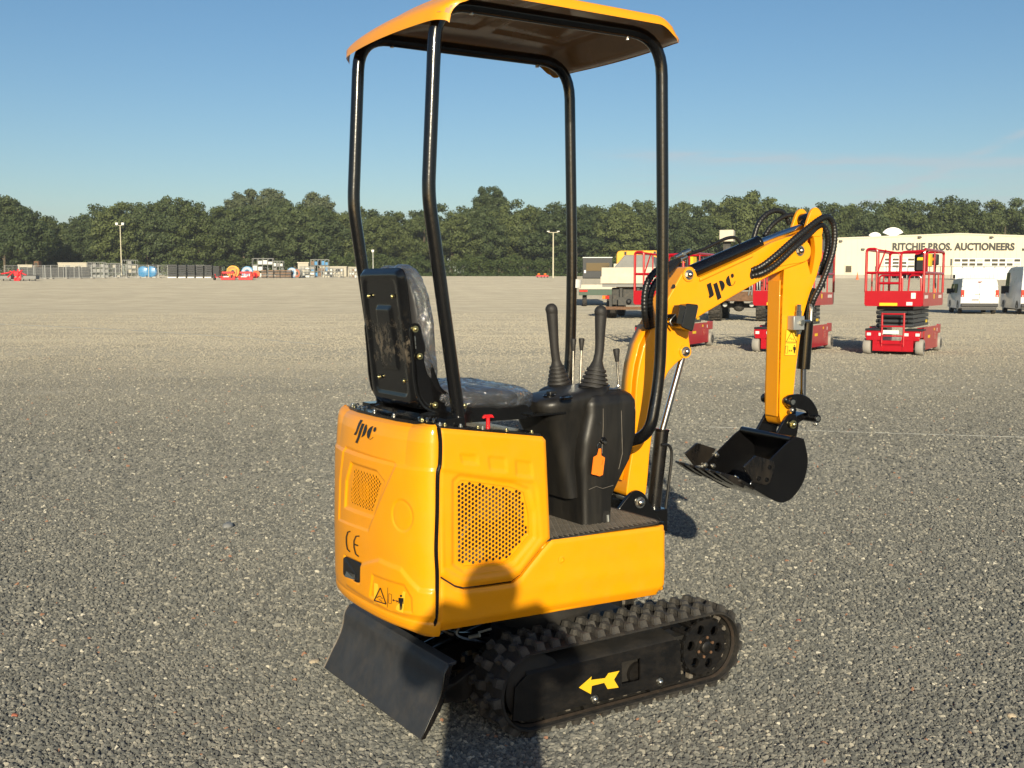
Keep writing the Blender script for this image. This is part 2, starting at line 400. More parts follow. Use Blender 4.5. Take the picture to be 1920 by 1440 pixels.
def ringpoly(poly,w):     # outline of a polygon as quads
    return [thick([poly[i],poly[(i+1)%len(poly)]],w) for i in range(len(poly))]
# ================================================================ EXCAVATOR
EXC=empty('mini_excavator',MO,R_(33)); tag(EXC,'small yellow tracked mini excavator with black canopy frame parked on the gravel','mini excavator')
SY=-.34
def bolt(parent,p,ax,r=.011,h=.012,m='zinc',dome=True,mtx=None,name='bolt'):
    mb=MB(); p=Vector(p); ax=Vector(ax).normalized()
    mb.cyl(p-ax*.002,p+ax*.003,r*1.5,n=16)
    up=Vector((0,0,1)) if abs(ax.z)<.9 else Vector((1,0,0)); u=(up-ax*up.dot(ax)).normalized(); w_=ax.cross(u)
    hexv=[p+(u*math.cos(R_(60*k))+w_*math.sin(R_(60*k)))*r*1.15 for k in range(6)]
    mb.add([q+ax*.003 for q in hexv]+[q+ax*h*.65 for q in hexv],[tuple(range(6)),tuple(range(11,5,-1))]+[(k,(k+1)%6,(k+1)%6+6,k+6) for k in range(6)])
    if dome:
        mb.lathe([(h*.65,r*.95),(h*.9,r*.85),(h*1.15,r*.55),(h*1.25,.0001)],p,ax,14)
    return mb.build(name,m,parent,mtx=mtx)
# ---------------------------------------------------------------- rear hood
HA,HB,HN,HX=.100,.34,2.3,-.69
_th=np.linspace(-math.pi/2,math.pi/2,1401)
_hx=HX-HA*np.abs(np.cos(_th))**(2/HN); _hy=HB*np.sign(np.sin(_th))*np.abs(np.sin(_th))**(2/HN)
_s=np.concatenate([[0],np.cumsum(np.hypot(np.diff(_hx),np.diff(_hy)))]); STOT=float(_s[-1])
_nx=np.gradient(_hy,_s); _ny=-np.gradient(_hx,_s)   # outward normal (to -x at the back)
_nx,_ny=-np.abs(_nx),np.where(_hy>0,1,-1)*np.abs(_ny)
_iz=[.372,.380,.388,.400,.450,.62,.80,.868,.878,.95,.975,.988,.996,1.002]
_ii=[.030,.014,.007,.003,.0,.0,.006,.009,.017,.026,.033,.042,.056,.080]
def hood_pt(s,z,off=0.):
    x=np.interp(s,_s,_hx);y=np.interp(s,_s,_hy);nx=np.interp(s,_s,_nx);ny=np.interp(s,_s,_ny); i=np.interp(z,_iz,_ii)
    fade=np.clip(1-np.abs(y)/.34,0,1); ii=i*np.clip(.30+fade*2.4,0,1)
    return Vector((x-nx*(ii-off),y-ny*(ii-off),z))
_S,_Z=np.meshgrid(np.linspace(0,STOT,500),np.linspace(.372,1.002,420)); _S=_S.ravel();_Z=_Z.ravel()
def _hood_arr():
    x=np.interp(_S,_s,_hx);y=np.interp(_S,_s,_hy);nx=np.interp(_S,_s,_nx);ny=np.interp(_S,_s,_ny); i=np.interp(_Z,_iz,_ii)
    fade=np.clip(1-np.abs(y)/.34,0,1); ii=i*np.clip(.30+fade*2.4,0,1)
    return np.stack([x-nx*ii,y-ny*ii,_Z],1)
_HP=MF.pr(_hood_arr()); _vis=_S<STOT*.80
def hh0(pts):
    o=[]
    for px,py in pts:
        d=np.hypot(_HP[:,0]-px,_HP[:,1]-py)+(~_vis)*1e3; k=int(d.argmin()); o.append((float(_S[k]),float(_Z[k])))
    return o
rec=hh0([(655,866),(703,881),(719,903),(697,973),(643,952),(646,900)])
gril=hh0([(659,875),(701,889),(712,905),(693,963),(650,945),(653,905)])
panA=hh0([(648,834),(738,864),(746,872),(690,998),(634,976),(636,900)])
bulge=hh0([(650,1068),(690,1052),(712,1047),(753,1064),(788,1104),(817,1106),(817,1160),(745,1150),(690,1125),(650,1098)])
rec2=hh0([(700,1075),(760,1095),(775,1120),(776,1150),(735,1145),(695,1118)])
cc=hh0([(753,967)])[0]; tl=hh0([(645,1040),(678,1056),(677,1095),(645,1074)])
def hood_off(P):
    o=np.zeros(len(P))
    o-=.004*sst(sdist(panA,P),0,.010)
    o-=.007*sst(sdist(rec,P),-.002,.008)
    o+=.006*sst(sdist(bulge,P),-.004,.012); o-=.004*sst(sdist(rec2,P),-.002,.008)
    d=np.hypot(P[:,0]-cc[0],P[:,1]-cc[1]); o-=.0026*np.exp(-((d-.044)/.004)**2); o-=.002*sst(-d,-.044,-.038)
    o-=.006*sst(sdist(tl,P),-.003,.004)
    o-=.0025*np.exp(-((P[:,1]-.418)/.005)**2)
    return o
NS,NZ=260,230
ss=np.linspace(0,STOT,NS); zz=np.unique(np.concatenate([np.linspace(.372,1.002,NZ),np.array(_iz)])); NZ=len(zz)
PP=np.stack(np.meshgrid(ss,zz,indexing='ij'),-1).reshape(-1,2); off=hood_off(PP)
k_gr=sdist(gril,PP)
mb=MB(); mb.v=[tuple(hood_pt(a,b,d)) for (a,b),d in zip(PP,off)]
for i in range(NS-1):
    for j in range(NZ-1):
        q=(i*NZ+j,(i+1)*NZ+j,(i+1)*NZ+j+1,i*NZ+j+1)
        if min(k_gr[x] for x in q)>.004: continue
        mb.f.append(q)
# seam flange
for e in (0,NS-1):
    b0=len(mb.v); mb.v+=[(mb.v[e*NZ+j][0],mb.v[e*NZ+j][1]*.975,mb.v[e*NZ+j][2]) for j in range(NZ)]
    mb.f+=[(e*NZ+j,e*NZ+j+1,b0+j+1,b0+j) for j in range(NZ-1)]
hood=mb.build('rear_hood','yellow_paint',EXC,ang=50)
t3h=lambda s,z,d: hood_pt(s,z,-.011+d)
mb=MB(); perforated(mb,[(b_,a_) for a_,b_ in gril],.0122,.0050,lambda z_,s_,d_: t3h(s_,z_,d_)); mb.build('grille','yellow_paint',hood,fix=False,smooth=False)
def hdec(name,polys,m,par=hood,off=.0016):
    pl=[hh(p) for p in polys]
    return decal(name,pl,lambda s,z,d: hood_pt(s,z,d+float(hood_off(np.array([(s,z)]))[0])),m,par,off)
def zp(pts,ox,oy,sc): return [(ox+a/sc,oy+b/sc) for a,b in pts]
Z5=lambda p: zp(p,650,780,24.)
def hq(pts):  # finer inverse mapping by bilinear refinement around the nearest sample
    out=[]
    for px,py in pts:
        s,z=hh0([(px,py)])[0]
        for _ in range(6):
            p0=MF.pr(hood_pt(s,z)); ps=(MF.pr(hood_pt(s+.002,z))-p0)/.002; pz=(MF.pr(hood_pt(s,z+.002))-p0)/.002
            J=np.stack([ps,pz],1); d=np.linalg.lstsq(J,np.array([px,py])-p0,rcond=None)[0]; s+=float(np.clip(d[0],-.01,.01)); z+=float(np.clip(d[1],-.01,.01))
        out.append((s,z))
    return out
hh=hq
hdec('lettering',[Z5([(640,160),(755,190),(690,290),(620,420),(540,640),(480,790),(430,860),(340,840),(370,770),(430,690),(490,480),(550,320)]),
 Z5([(700,330),(830,350),(720,640),(600,980),(505,1235),(400,1185),(500,960),(600,600)]),
 Z5([(890,365),(935,410),(940,560),(900,720),(830,860),(740,935),(665,955),(700,880),(760,680),(820,480)]),
 Z5([(1225,460),(1180,540),(1130,700),(1060,920),(1010,1020),(950,980),(925,860),(940,700),(1010,570),(1110,480),(1170,455)]),
 Z5(circ(1285,605,66,115,rot=.32)), Z5(thick([(1000,1015),(1080,1050),(1150,1010),(1215,940)],22))],'decal_black')
Z6=lambda p: zp(p,600,740,3.1304)
def arc(cx,cy,rx,ry,a0,a1,n=14): return [(cx+rx*math.cos(R_(a0+(a1-a0)*k/n)),cy+ry*math.sin(R_(a0+(a1-a0)*k/n))) for k in range(n+1)]
hdec('certification_mark',[Z6(thick([(181,802),(166,806),(157,835),(157,870),(163,905),(178,922)],8)),Z6(thick([(234,830),(214,830),(202,858),(202,895),(212,935),(230,950)],8)),Z6(thick([(204,878),(226,886)],8))],'decal_black')
hdec('tail_light',[zp(fil2([(140,945),(243,985),(241,1108),(140,1060)],[18]*4),600,740,3.1304)],'decal_black',off=.003)
hdec('tail_light_lens',[Z6([(160,1035),(215,1055),(215,1088),(160,1066)])],'lens',off=.005)
hdec('warning_sticker',[Z6([(324,1104),(507,1156),(497,1278),(322,1222)])],'sticker_yellow',off=.0016)
man=lambda x,y,s_: [circ(x,y-52*s_,9*s_,9*s_,10),[(x-18*s_,y-40*s_),(x+18*s_,y-36*s_),(x+18*s_,y+5*s_),(x+12*s_,y+5*s_),(x+11*s_,y-22*s_),(x+9*s_,y+52*s_),(x+2*s_,y+52*s_),(x,y+10*s_),(x-2*s_,y+50*s_),(x-9*s_,y+50*s_),(x-11*s_,y-25*s_),(x-12*s_,y+3*s_),(x-18*s_,y+3*s_)]]
hdec('warning_print',[Z6(thick([(405,1130),(402,1248)],2.5))]+[Z6(p) for p in ringpoly([(361,1132),(330,1205),(395,1228)],6)]+[Z6(p) for p in ringpoly([(411,1166),(427,1171),(425,1226),(409,1222)],2.5)]
 +[Z6(thick([(340,1190),(358,1180),(375,1195),(352,1200),(372,1212)],4)),Z6(thick([(438,1206),(460,1210)],4)),Z6([(430,1204),(441,1197),(441,1213)]),Z6([(467,1212),(456,1203),(456,1219)])]+[Z6(p) for p in man(482,1222,.82)],'decal_black',off=.0026)
# ---------------------------------------------------------------- side panels
door=xz(MF,[(826,803),(1019,819),(1025,826),(1033,1010),(1015,1030),(977,1078),(961,1090),(919,1096),(871,1102),(855,1098),(826,1080)],SY)
seamx=door[0][0]
low=xz(MF,[(826,1084),(855,1102),(871,1106),(919,1100),(962,1094),(980,1081),(1018,1033),(1036,1013),(1240,987),(1248,996),(1247,1095),(1237,1117),(824,1187)],SY)
g2=xz(MF,[(868,901),(961,914),(985,924),(994,964),(995,1005),(961,1047),(947,1056),(872,1063),(860,1053),(860,908)],SY)
g2o=xz(MF,[(862,888),(965,902),(995,914),(1006,960),(1007,1010),(968,1058),(950,1068),(870,1077),(848,1062),(848,900)],SY)
sq=[xz(MF,p,SY) for p in ([(862,850),(895,853),(899,872),(866,869)],[(915,855),(950,858),(952,886),(918,883)],[(966,862),(998,866),(1000,896),(968,893)])]
lowband=xz(MF,[(824,878),(1003,902),(1010,915),(1018,1010),(975,1068),(945,1080),(868,1090),(830,1068)],SY)
def door_off(P):
    o=.006*sst(sdist(door,P),0,.010)-.006
    o-=.004*sst(sdist(lowband,P),0,.012); o-=.006*sst(sdist(g2o,P),0,.010)
    for q in sq: o-=.0035*sst(sdist(q,P),-.001,.006)
    return o
for sgn,nm in ((1,'side_door'),(-1,'side_door')):
    mb=MB(); cdt_panel(mb,door,door_off,lambda x,z,d: (x,(SY-d)*sgn,z),.0055,.012,holes=[g2] if sgn>0 else [])
    dr=mb.build(nm,'yellow_paint',EXC,ang=50)
    if sgn>0: sdoor=dr
mb=MB(); perforated(mb,[(b_,a_) for a_,b_ in g2],.0138,.0056,lambda z,x,d:(x,SY+.0165-d,z)); mb.build('grille','yellow_paint',sdoor,fix=False,smooth=False)
hol=circ(*xz(MF,[(1052,1049)],SY)[0],.011,n=16)
def low_off(P):
    o=.005*sst(sdist(low,P),0,.008)-.005
    zb=np.interp(P[:,0],[low[-1][0],low[-2][0]],[low[-1][1],low[-2][1]])
    o-=.012*sst(-(P[:,1]-zb),-.032,-.004); o+=.003*np.exp(-((P[:,1]-zb-.10)/.03)**2)
    return o
for sgn in (1,-1):
    mb=MB(); cdt_panel(mb,low,low_off,lambda x,z,d: (x,(SY-d)*sgn,z),.007,.012,holes=[hol] if sgn>0 else [])
    lp=mb.build('lower_side_panel','yellow_paint',EXC,ang=50)
    if sgn>0: MB().lathe([(0,.011),(.003,.0125),(.004,.008),(-.004,.007)],(hol[0][0]-.011,SY-.0005,hol[0][1]),(0,-1,0),18).build('plug','yellow_paint',lp)
# lower box: front plate, floor deck, inner structure
mb=MB(); mb.bx(-.32,.186,-.328,.328,.372,.600).build('floor_box','yellow_paint',EXC,bevel=.006)
mb=MB(); mb.bx(-.695,-.30,-.312,.312,.40,.90); mb.bx(-.715,-.69,-.14,.14,.44,.86); core=mb.build('engine_bay','dark_inside',EXC)
mb=MB(); mb.cyl((-.50,-.318,.74),(-.50,-.28,.74),.05,n=20); mb.bx(-.60,-.53,-.3205,-.29,.50,.62); mb.tube(spline([(-.62,-.305,.60),(-.57,-.305,.70),(-.45,-.305,.78),(-.38,-.305,.68)],6),.010); mb.build('engine','engine_grey',core)
MB().lathe([(0,.030),(.012,.028),(.016,.015)],(-.728,.085,.745),(-1,0,0),20).build('fuel_filter','yellow_paint',core)
mb=MB(); mb.bx(-.315,.19,-.322,.325,.600,.608).build('floor_plate','black_paint',EXC)
# slip mat: plate with raised ribs
mb=MB(); mb.prism(fil2([(-.31,-.335),(.155,-.335),(.183,-.30),(.183,.335),(-.31,.335)],[.0,.02,.02,.02,0]),.608,.612,'z'); fm=mb.build('floor_mat','floor_mat',EXC)
rb=MB().bx(-.013,.013,-.0022,.0022,0,.0025); proto=None; k=0
ribs=MB()
for i in range(46):
    for j in range(18):
        x=-.295+i*.0102+0; y=-.325+j*.036+(i%2)*.018
        ribs.bx(x-.0016,x+.0016,y,y+.030,.612,.6142)
tag(ribs.build('raised_ribs','worn_edge',fm),kind='stuff')
# swing ring, chassis under the house
mb=MB(); mb.cyl((-.1,0,.30),(-.1,0,.375),.20,n=40); mb.bx(-.60,.10,-.24,.24,.355,.374); ch=mb.build('turntable','chassis_dirty',EXC)
# deck plate on top of the house (rail with studs), follows the slope of the door top
def topz(x): return float(np.interp(x,[door[0][0],door[1][0]],[door[0][1],door[1][1]]))
mb=MB(); mb.prism([(-.72,.985),(-.695,topz(-.695)-.004),(-.31,topz(-.31)-.004),(-.31,topz(-.31)-.03),(-.695,.96),(-.72,.96)],-.30,.30).build('deck_plate','black_paint',EXC)
mb=MB(); mb.prism(fil2([(-.690,-.314),(-.31,-.314),(-.31,.314),(-.690,.314),(-.712,.24),(-.728,.14),(-.733,0),(-.728,-.14),(-.712,-.24)],.01),.992,1.004,'z'); 
for v in range(len(mb.v)):
    x,y,z=mb.v[v]; mb.v[v]=(x,y,z+(topz(x)-.998 if x>-.70 else 0.002))
mb.build('deck_edge_strip','black_scuffed',EXC,smooth=False)
random.seed(3)
for x in (-.672,-.655,-.60,-.54,-.525,-.44,-.345):
    bolt(EXC,(x,-.308+random.uniform(-.004,.004),topz(x)+.007),(0,0,1),.0045,.008,random.choice(['grey_steel','yellow_zinc']))
for y in (-.25,-.10,.03,.115,.21,.235):
    bolt(EXC,(-.690-.030*math.cos(y*5),y,1.006),(0,0,1),.0055,.009,random.choice(['zinc','yellow_zinc']))
mb=MB()
for q in ((-.690,-.27),(-.698,-.235),(-.68,-.29),(-.722,.10),(-.718,.14),(-.706,.2)):
    mb.cyl((q[0],q[1],1.004),(q[0]+.004,q[1]+.012,1.014),.004,n=8); mb.tube([(q[0]-.01,q[1]-.01,1.012),(q[0]+.008,q[1],1.018),(q[0]+.016,q[1]+.014,1.012)],.0025,6)
tag(mb.build('hinge_hardware','zinc',EXC),kind='stuff')
# right seam: black strip in place of the dark gap between hood and door
sm=[MF.un(a,b,'y',SY) for a,b in ((823,802),(826,830),(825,870),(821,890),(820,960),(818,1030),(820,1080),(820,1150),(817,1185))]
mb=MB(); pth=[Vector((p.x-.001,SY+(.000 if i<7 else .004+.008*(i-7)),p.z)) for i,p in enumerate(sm)]; mb.tube(spline(pth,5),.0062,8); mb.build('seam_gap_strip','black_gloss',EXC)
# red pull knob
p=MF.un(915,790,'y',-.27); mb=MB(); mb.cyl(p-Vector((0,0,.03)),p+Vector((0,0,.012)),.007,.006); mb.prism(fil2([(p.x-.020,p.z+.010),(p.x-.012,p.z+.021),(p.x+.012,p.z+.021),(p.x+.020,p.z+.010),(p.x+.008,p.z+.012),(p.x-.008,p.z+.012)],.003),-.276,-.264); mb.build('pull_knob','red_plastic',EXC,bevel=.0015)
# ---------------------------------------------------------------- canopy hoops
def hoop(sg):
    y=-.26*sg
    zf=lambda a,b: MF.un(a,b,'y',-.26)
    foot,kink,t1=zf(863,798),zf(803,365),zf(815,70)
    f0,f1,f2,f3=zf(1240,110),zf(1243,500),zf(1237,705),zf(1222,815)
    P=[(foot.x,y,foot.z-.01),(kink.x,y,kink.z),(t1.x+.005,y,2.225),(f0.x-.0,y,2.232),(f1.x,y,f1.z),(f2.x,y,f2.z),(f3.x-.01,y,.90),(f3.x-.05,y+.14*sg,.845)]
    p=fillet(P,[0,.055,.11,.13,.2,.1,.06,0],8)
    return MB().tube(p,.0205,16).build('canopy_hoop','black_paint',EXC,ang=50)
hoopR=hoop(1); hoopL=hoop(-1)
p=MF.un(1078,532,'y',.26); MB().cyl((p.x,.26,p.z-.016),(p.x+.002,.26,p.z+.016),.0232,n=18).build('white_tape','white_tape',hoopL)
MB().tube(fillet([(.145,-.12,.845),(.145,.12,.845)],0),.018,12).build('front_cross_tube','black_paint',EXC)
mb=MB()
for sg in (1,-1):
    for x in (-.53,.06): mb.cyl((x,-.26*sg,2.212),(x,-.26*sg,2.203),.007,n=10)
tag(mb.build('canopy_bolts','zinc',EXC),kind='stuff')
mb=MB(); mb.tube([(-.60,-.26,.985),(-.60,.26,.985)],.018,12); mb.bx(-.64,-.575,-.29,-.23,.99,1.012); mb.bx(-.64,-.575,.23,.29,.99,1.012); mb.build('hoop_mount','black_paint',EXC)
# canopy: moulded roof with turned-down lips
CX0,CX1,CY=-.668,.228,.360
def roof(u,v,under=False):
    a=2*u-1;b=2*v-1   # a along x, b along y
    x=(CX0+CX1)/2+a*(CX1-CX0)/2; y=b*CY
    # rounded plan corners
    e=max(0,abs(a)-.86)/.14; g=max(0,abs(b)-.80)/.20; rr=math.hypot(e,g)
    if rr>1: 
        s_=1/rr; x=(CX0+CX1)/2+math.copysign((.86+.14*e*s_),a)*(CX1-CX0)/2; y=math.copysign((.80+.20*g*s_),b)*CY; rr=1
    z=2.276+.034*(1-a*a)*(1-b*b)
    x+=.035*a*abs(a)*(1-b*b)
    eb=abs(b); ea=abs(a)
    cv=lambda t: 1-math.sqrt(max(0,1-min(1,max(0,t))**2))
    side_drop=cv((eb-.72)/.28)*.052
    end_drop=cv((-a-.30)/.70)*.108+sst(a,.80,.95)*.062
    corner=sst(rr,.3,1)*.012*(1 if e>0 and g>0 else 0)
    z-=float(max(side_drop,end_drop)+.25*min(side_drop,end_drop))
    if a>.93: z-=0; 
    # arched opening over the hoops on the long sides: lip lifts between the corners
    z+=float(sst(eb,.86,1.0)*.022*sst(1-ea,.10,.26))
    # raised ribs of the moulding
    z+=.008*float(sst(.62-abs(b),0,.06)*sst(.8-ea,0,.04)*sst(abs(a-.05),.06,.10))
    z+=.0
    return Vector((x,y,z-(.006 if under else 0)))
n1,n2=110,80
top=MB().grid(lambda u,v: roof(u,v),n1,n2); rim=[i*n2 for i in range(n1)]+[(n1-1)*n2+j for j in range(1,n2)]+[i*n2+n2-1 for i in range(n1-2,-1,-1)]+[j for j in range(n2-2,0,-1)]
b0=len(top.v); top.v+=[(top.v[i][0],top.v[i][1],top.v[i][2]-.007) for i in rim]; m_=len(rim)
top.f+=[(rim[k],rim[(k+1)%m_],b0+(k+1)%m_,b0+k) for k in range(m_)]
can=top.build('canopy','canopy_yellow',EXC,ang=60)
MB().grid(lambda u,v: roof(.006+u*.988,.008+v*.984,True),n1,n2).build('canopy_underside','canopy_shaded_under',can,ang=60,fix=False)  # underside of the same roof, its shaded tone painted in
p=MF.un(1190,42,'y',-.1); MB().cyl((p.x,-.1,2.25),(p.x,-.1,p.z),.003,n=8).build('antenna_stub','label_white',can)
# ---------------------------------------------------------------- seat
m=mat('backrest_dirty',(.005,.005,.0055),.22,coat=.2,var=.3,vs_=8); nt=m.node_tree; n=nt.nodes; l=nt.links; b=n['Principled BSDF']
_tc=n.new('ShaderNodeTexCoord'); _sp=n.new('ShaderNodeSeparateXYZ'); l.new(_tc.outputs['Object'],_sp.inputs[0])
def _m(op,a,b2=None,c=None):
    q=n.new('ShaderNodeMath'); q.operation=op
    for i,x in enumerate((a,b2,c)):
        if x is None: continue
        if isinstance(x,(int,float)): q.inputs[i].default_value=x
        else: l.new(x,q.inputs[i])
    return q.outputs[0]
_nz=n.new('ShaderNodeTexNoise'); _nz.inputs['Scale'].default_value=26; _nz.inputs['Detail'].default_value=9; _nz.inputs['Roughness'].default_value=.75; _mp=n.new('ShaderNodeMapping'); _mp.inputs['Scale'].default_value=(1,1,.8); l.new(_tc.outputs['Object'],_mp.inputs[0]); l.new(_mp.outputs[0],_nz.inputs['Vector'])
_n2=n.new('ShaderNodeTexNoise'); _n2.inputs['Scale'].default_value=6; l.new(_tc.outputs['Object'],_n2.inputs['Vector'])
_dz=_m('DIVIDE',_m('SUBTRACT',_m('ADD',_sp.outputs[2],_m('MULTIPLY',_n2.outputs[0],.10)),1.285),.055); _mask=_m('POWER',math.e,_m('MULTIPLY',_m('MULTIPLY',_dz,_dz),-1.0))
_f=_m('MULTIPLY',_m('MULTIPLY',_mask,1.1),_m('MAXIMUM',_m('MULTIPLY',_m('SUBTRACT',_nz.outputs[0],.50),6.0),0)); _f2=_m('ADD',_f,.0); _c=n.new('ShaderNodeClamp'); l.new(_f2,_c.inputs[0]); _c.inputs[2].default_value=.8
_old=b.inputs['Base Color'].links[0].from_socket; _mx=n.new('ShaderNodeMixRGB'); l.new(_c.outputs[0],_mx.inputs[0]); l.new(_old,_mx.inputs[1]); _mx.inputs[2].default_value=(.20,.16,.11,1); l.new(_mx.outputs[0],b.inputs['Base Color'])
l.new(_m('MULTIPLY_ADD',_c.outputs[0],.7,.2),b.inputs['Roughness'])
SEAT=MB().bx(-.62,-.30,-.17,.10,.985,1.010).build('operator_seat','black_paint',EXC,bevel=.004)
def seat_pt(y,z,d=0): return Vector((-.751+(1.467-z)*.127+d,y,z))
bo=fil2([(-.205,1.035),(-.208,1.46),(.085,1.46),(.098,1.035)],[.05,.035,.035,.05],6); BOA=bo
inn=fil2([(-.170,1.07),(-.170,1.43),(.050,1.43),(.060,1.07)],.03); cen_=fil2([(-.125,1.15),(-.118,1.345),(-.012,1.345),(-.005,1.15)],.012)
def bo_off(P):
    o=-.016*(1-sst(sdist(bo,P),0,.018)); o-=.006*sst(sdist(inn,P),0,.008); o+=.007*sst(sdist(cen_,P),0,.007); return o
mb=MB(); cdt_panel(mb,bo,bo_off,lambda y,z,d: seat_pt(y,z,-d),.007,.004); mb.build('backrest_shell','backrest_dirty',SEAT,ang=50)
for y,z in ((-.145,1.375),(.020,1.375),(-.155,1.12),(.018,1.12)): bolt(SEAT,seat_pt(y,z,-.0),(-1,0,0),.0045,.006,'yellow_zinc',name='screw')
def cush(name,c,s,n,m,parent,rot=0,amp=.004,sc=9,grow=0,e=3.2,taper=0):
    def fn(u,v):
        t=math.pi*(v-.5); f=2*math.pi*u
        cp=lambda x,p_: math.copysign(abs(x)**p_,x)
        q=Vector((cp(math.cos(t),2/e)*cp(math.cos(f),2/e),cp(math.cos(t),2/e)*cp(math.sin(f),2/e),cp(math.sin(t),2/e)))
        q=Vector((q.x*(s[0]+grow),q.y*(s[1]+grow)*(1+taper*q.z),q.z*(s[2]+grow)))
        d=mnoise.noise(q*sc+Vector((5,2,8)))*amp+abs(mnoise.noise(q*sc*2.7))*amp*.8
        q=q*(1+d/max(.05,q.length)); q=Matrix.Rotation(rot,3,'Y')@q
        return Vector(c)+q
    mb=MB().grid(fn,n,n//2,cu=True); return mb.build(name,m,parent,ang=70)
cush('backrest_cushion',(-.668,-.06,1.255),(.030,.145,.205),64,'vinyl',SEAT,rot=-.13,amp=.003)
cush('seat_cushion',(-.475,-.05,1.052),(.20,.155,.034),64,'vinyl',SEAT,rot=.06,amp=.003)
m=bpy.data.materials.new('clear_film'); m.use_nodes=True; nt=m.node_tree; n=nt.nodes; l=nt.links; n.clear()
o_=n.new('ShaderNodeOutputMaterial'); tr=n.new('ShaderNodeBsdfTransparent'); gl=n.new('ShaderNodeBsdfGlossy'); mxs=n.new('ShaderNodeMixShader'); lw=n.new('ShaderNodeLayerWeight'); lw.inputs[0].default_value=.35
df=n.new('ShaderNodeBsdfDiffuse'); df.inputs[0].default_value=(.5,.52,.56,1); m2=n.new('ShaderNodeMixShader')
tcf=n.new('ShaderNodeTexCoord'); nf=n.new('ShaderNodeTexNoise'); nf.inputs['Scale'].default_value=11; nf.inputs['Detail'].default_value=4; nf.inputs['Distortion'].default_value=3.5; l.new(tcf.outputs['Object'],nf.inputs['Vector'])
bpf=n.new('ShaderNodeBump'); bpf.inputs['Strength'].default_value=1.0; bpf.inputs['Distance'].default_value=.03; l.new(nf.outputs[0],bpf.inputs['Height']); l.new(bpf.outputs[0],gl.inputs['Normal']); l.new(bpf.outputs[0],lw.inputs['Normal'])
gl.inputs['Roughness'].default_value=.07; gl.inputs['Color'].default_value=(.9,.9,.92,1); tr.inputs[0].default_value=(.86,.88,.90,1)
ad=n.new('ShaderNodeMath'); ad.operation='MULTIPLY_ADD'; l.new(lw.outputs['Fresnel'],ad.inputs[0]); ad.inputs[1].default_value=.8; ad.inputs[2].default_value=.13
l.new(ad.outputs[0],mxs.inputs[0]); l.new(tr.outputs[0],mxs.inputs[1]); l.new(gl.outputs[0],mxs.inputs[2]); m2.inputs[0].default_value=.07; l.new(mxs.outputs[0],m2.inputs[1]); l.new(df.outputs[0],m2.inputs[2]); l.new(m2.outputs[0],o_.inputs[0]); MAT['clear_film']=m
cush('clear_plastic_cover',(-.655,-.06,1.255),(.026,.145,.205),150,'clear_film',SEAT,rot=-.13,amp=.010,sc=11,grow=.012)
fl=cush('clear_plastic_cover',(-.450,-.05,1.054),(.205,.160,.034),150,'clear_film',SEAT,rot=.06,amp=.013,sc=11,grow=.013)
# side brackets of the seat
Z2=lambda p: zp(p,620,460,4.174)
br=fil2(xz(MF,Z2([(618,640),(655,603),(700,620),(730,720),(775,850),(815,990),(860,1110),(945,1180),(1065,1222),(1085,1275),(1055,1312),(800,1312),(720,1270),(670,1180),(650,1060),(640,900)]),-.212),.012,3)
brc=[(sum(p[0] for p in br)/len(br),sum(p[1] for p in br)/len(br))]
for sg in (1,-1):
    mb=MB(); cdt_panel(mb,br,lambda P:-.004*sst(sdist(br,P),.006,.014),lambda x,z,d:(x,(-.212-d) if sg>0 else (.104+d),z),.006,.006); bk=mb.build('seat_bracket','black_gloss',SEAT,ang=50)
    if sg>0:
        for q in ((662,655),(698,868),(818,1250),(1045,1253)):
            a=xz(MF,Z2([q]),-.214)[0]; bolt(bk,(a[0],-.213,a[1]),(0,-1,0),.0065,.007,'yellow_zinc',name='bracket_bolt')
        mb=MB(); mb.tube([Vector((*xz(MF,Z2([(660,710)]),-.217)[0],0)).xzy*1 if False else Vector((xz(MF,Z2([(660,710)]),-.217)[0][0],-.216,xz(MF,Z2([(660,710)]),-.217)[0][1])),Vector((xz(MF,Z2([(668,810)]),-.217)[0][0],-.216,xz(MF,Z2([(668,810)]),-.217)[0][1]))],.0016,6); mb.build('bracket_slot','zinc',bk)
# side rails below the cushion
MB().prism(fil2([(-.69,1.02),(-.60,.985),(-.30,.982),(-.27,1.0),(-.30,1.028),(-.62,1.035)],.01),-.208,-.202).build('seat_rail','black_paint',SEAT)
MB().prism(fil2([(-.69,1.02),(-.60,.985),(-.30,.982),(-.27,1.0),(-.30,1.028),(-.62,1.035)],.01),.092,.098).build('seat_rail','black_paint',SEAT)
MB().bx(-.30,-.16,-.235,-.18,.992,.998).build('latch_lever','black_paint',SEAT)
# ---------------------------------------------------------------- control console
def rrect(x0,x1,y0,y1,r,n=6):
    o=[]
    for cx,cy,a0 in ((x1-r,y1-r,0),(x0+r,y1-r,90),(x0+r,y0+r,180),(x1-r,y0+r,270)):
        for k in range(n+1): a=R_(a0+90*k/n); o.append((cx+r*math.cos(a),cy+r*math.sin(a)))
    return o
lv=[(.612,-.085,.035,-.235,.06,.02),(.70,-.088,.04,-.235,.06,.02),(.76,-.092,.075,-.238,.065,.022),(.82,-.10,.115,-.243,.075,.03),(.90,-.095,.135,-.248,.085,.03),(.98,-.075,.137,-.248,.085,.03),(1.02,-.075,.134,-.247,.083,.03),(1.042,-.07,.125,-.238,.075,.035),(1.054,-.06,.11,-.222,.06,.04),(1.060,-.03,.08,-.19,.03,.04)]
lv2=[]
for i in range(len(lv)-1):
    for k in range(4):
        t=k/4; lv2.append(tuple(a*(1-t)+b*t for a,b in zip(lv[i],lv[i+1])))
lv2.append(lv[-1]); mb=MB(); rings=[rrect(*l_[1:5],l_[5],8) for l_ in lv2]; nn=len(rings[0])
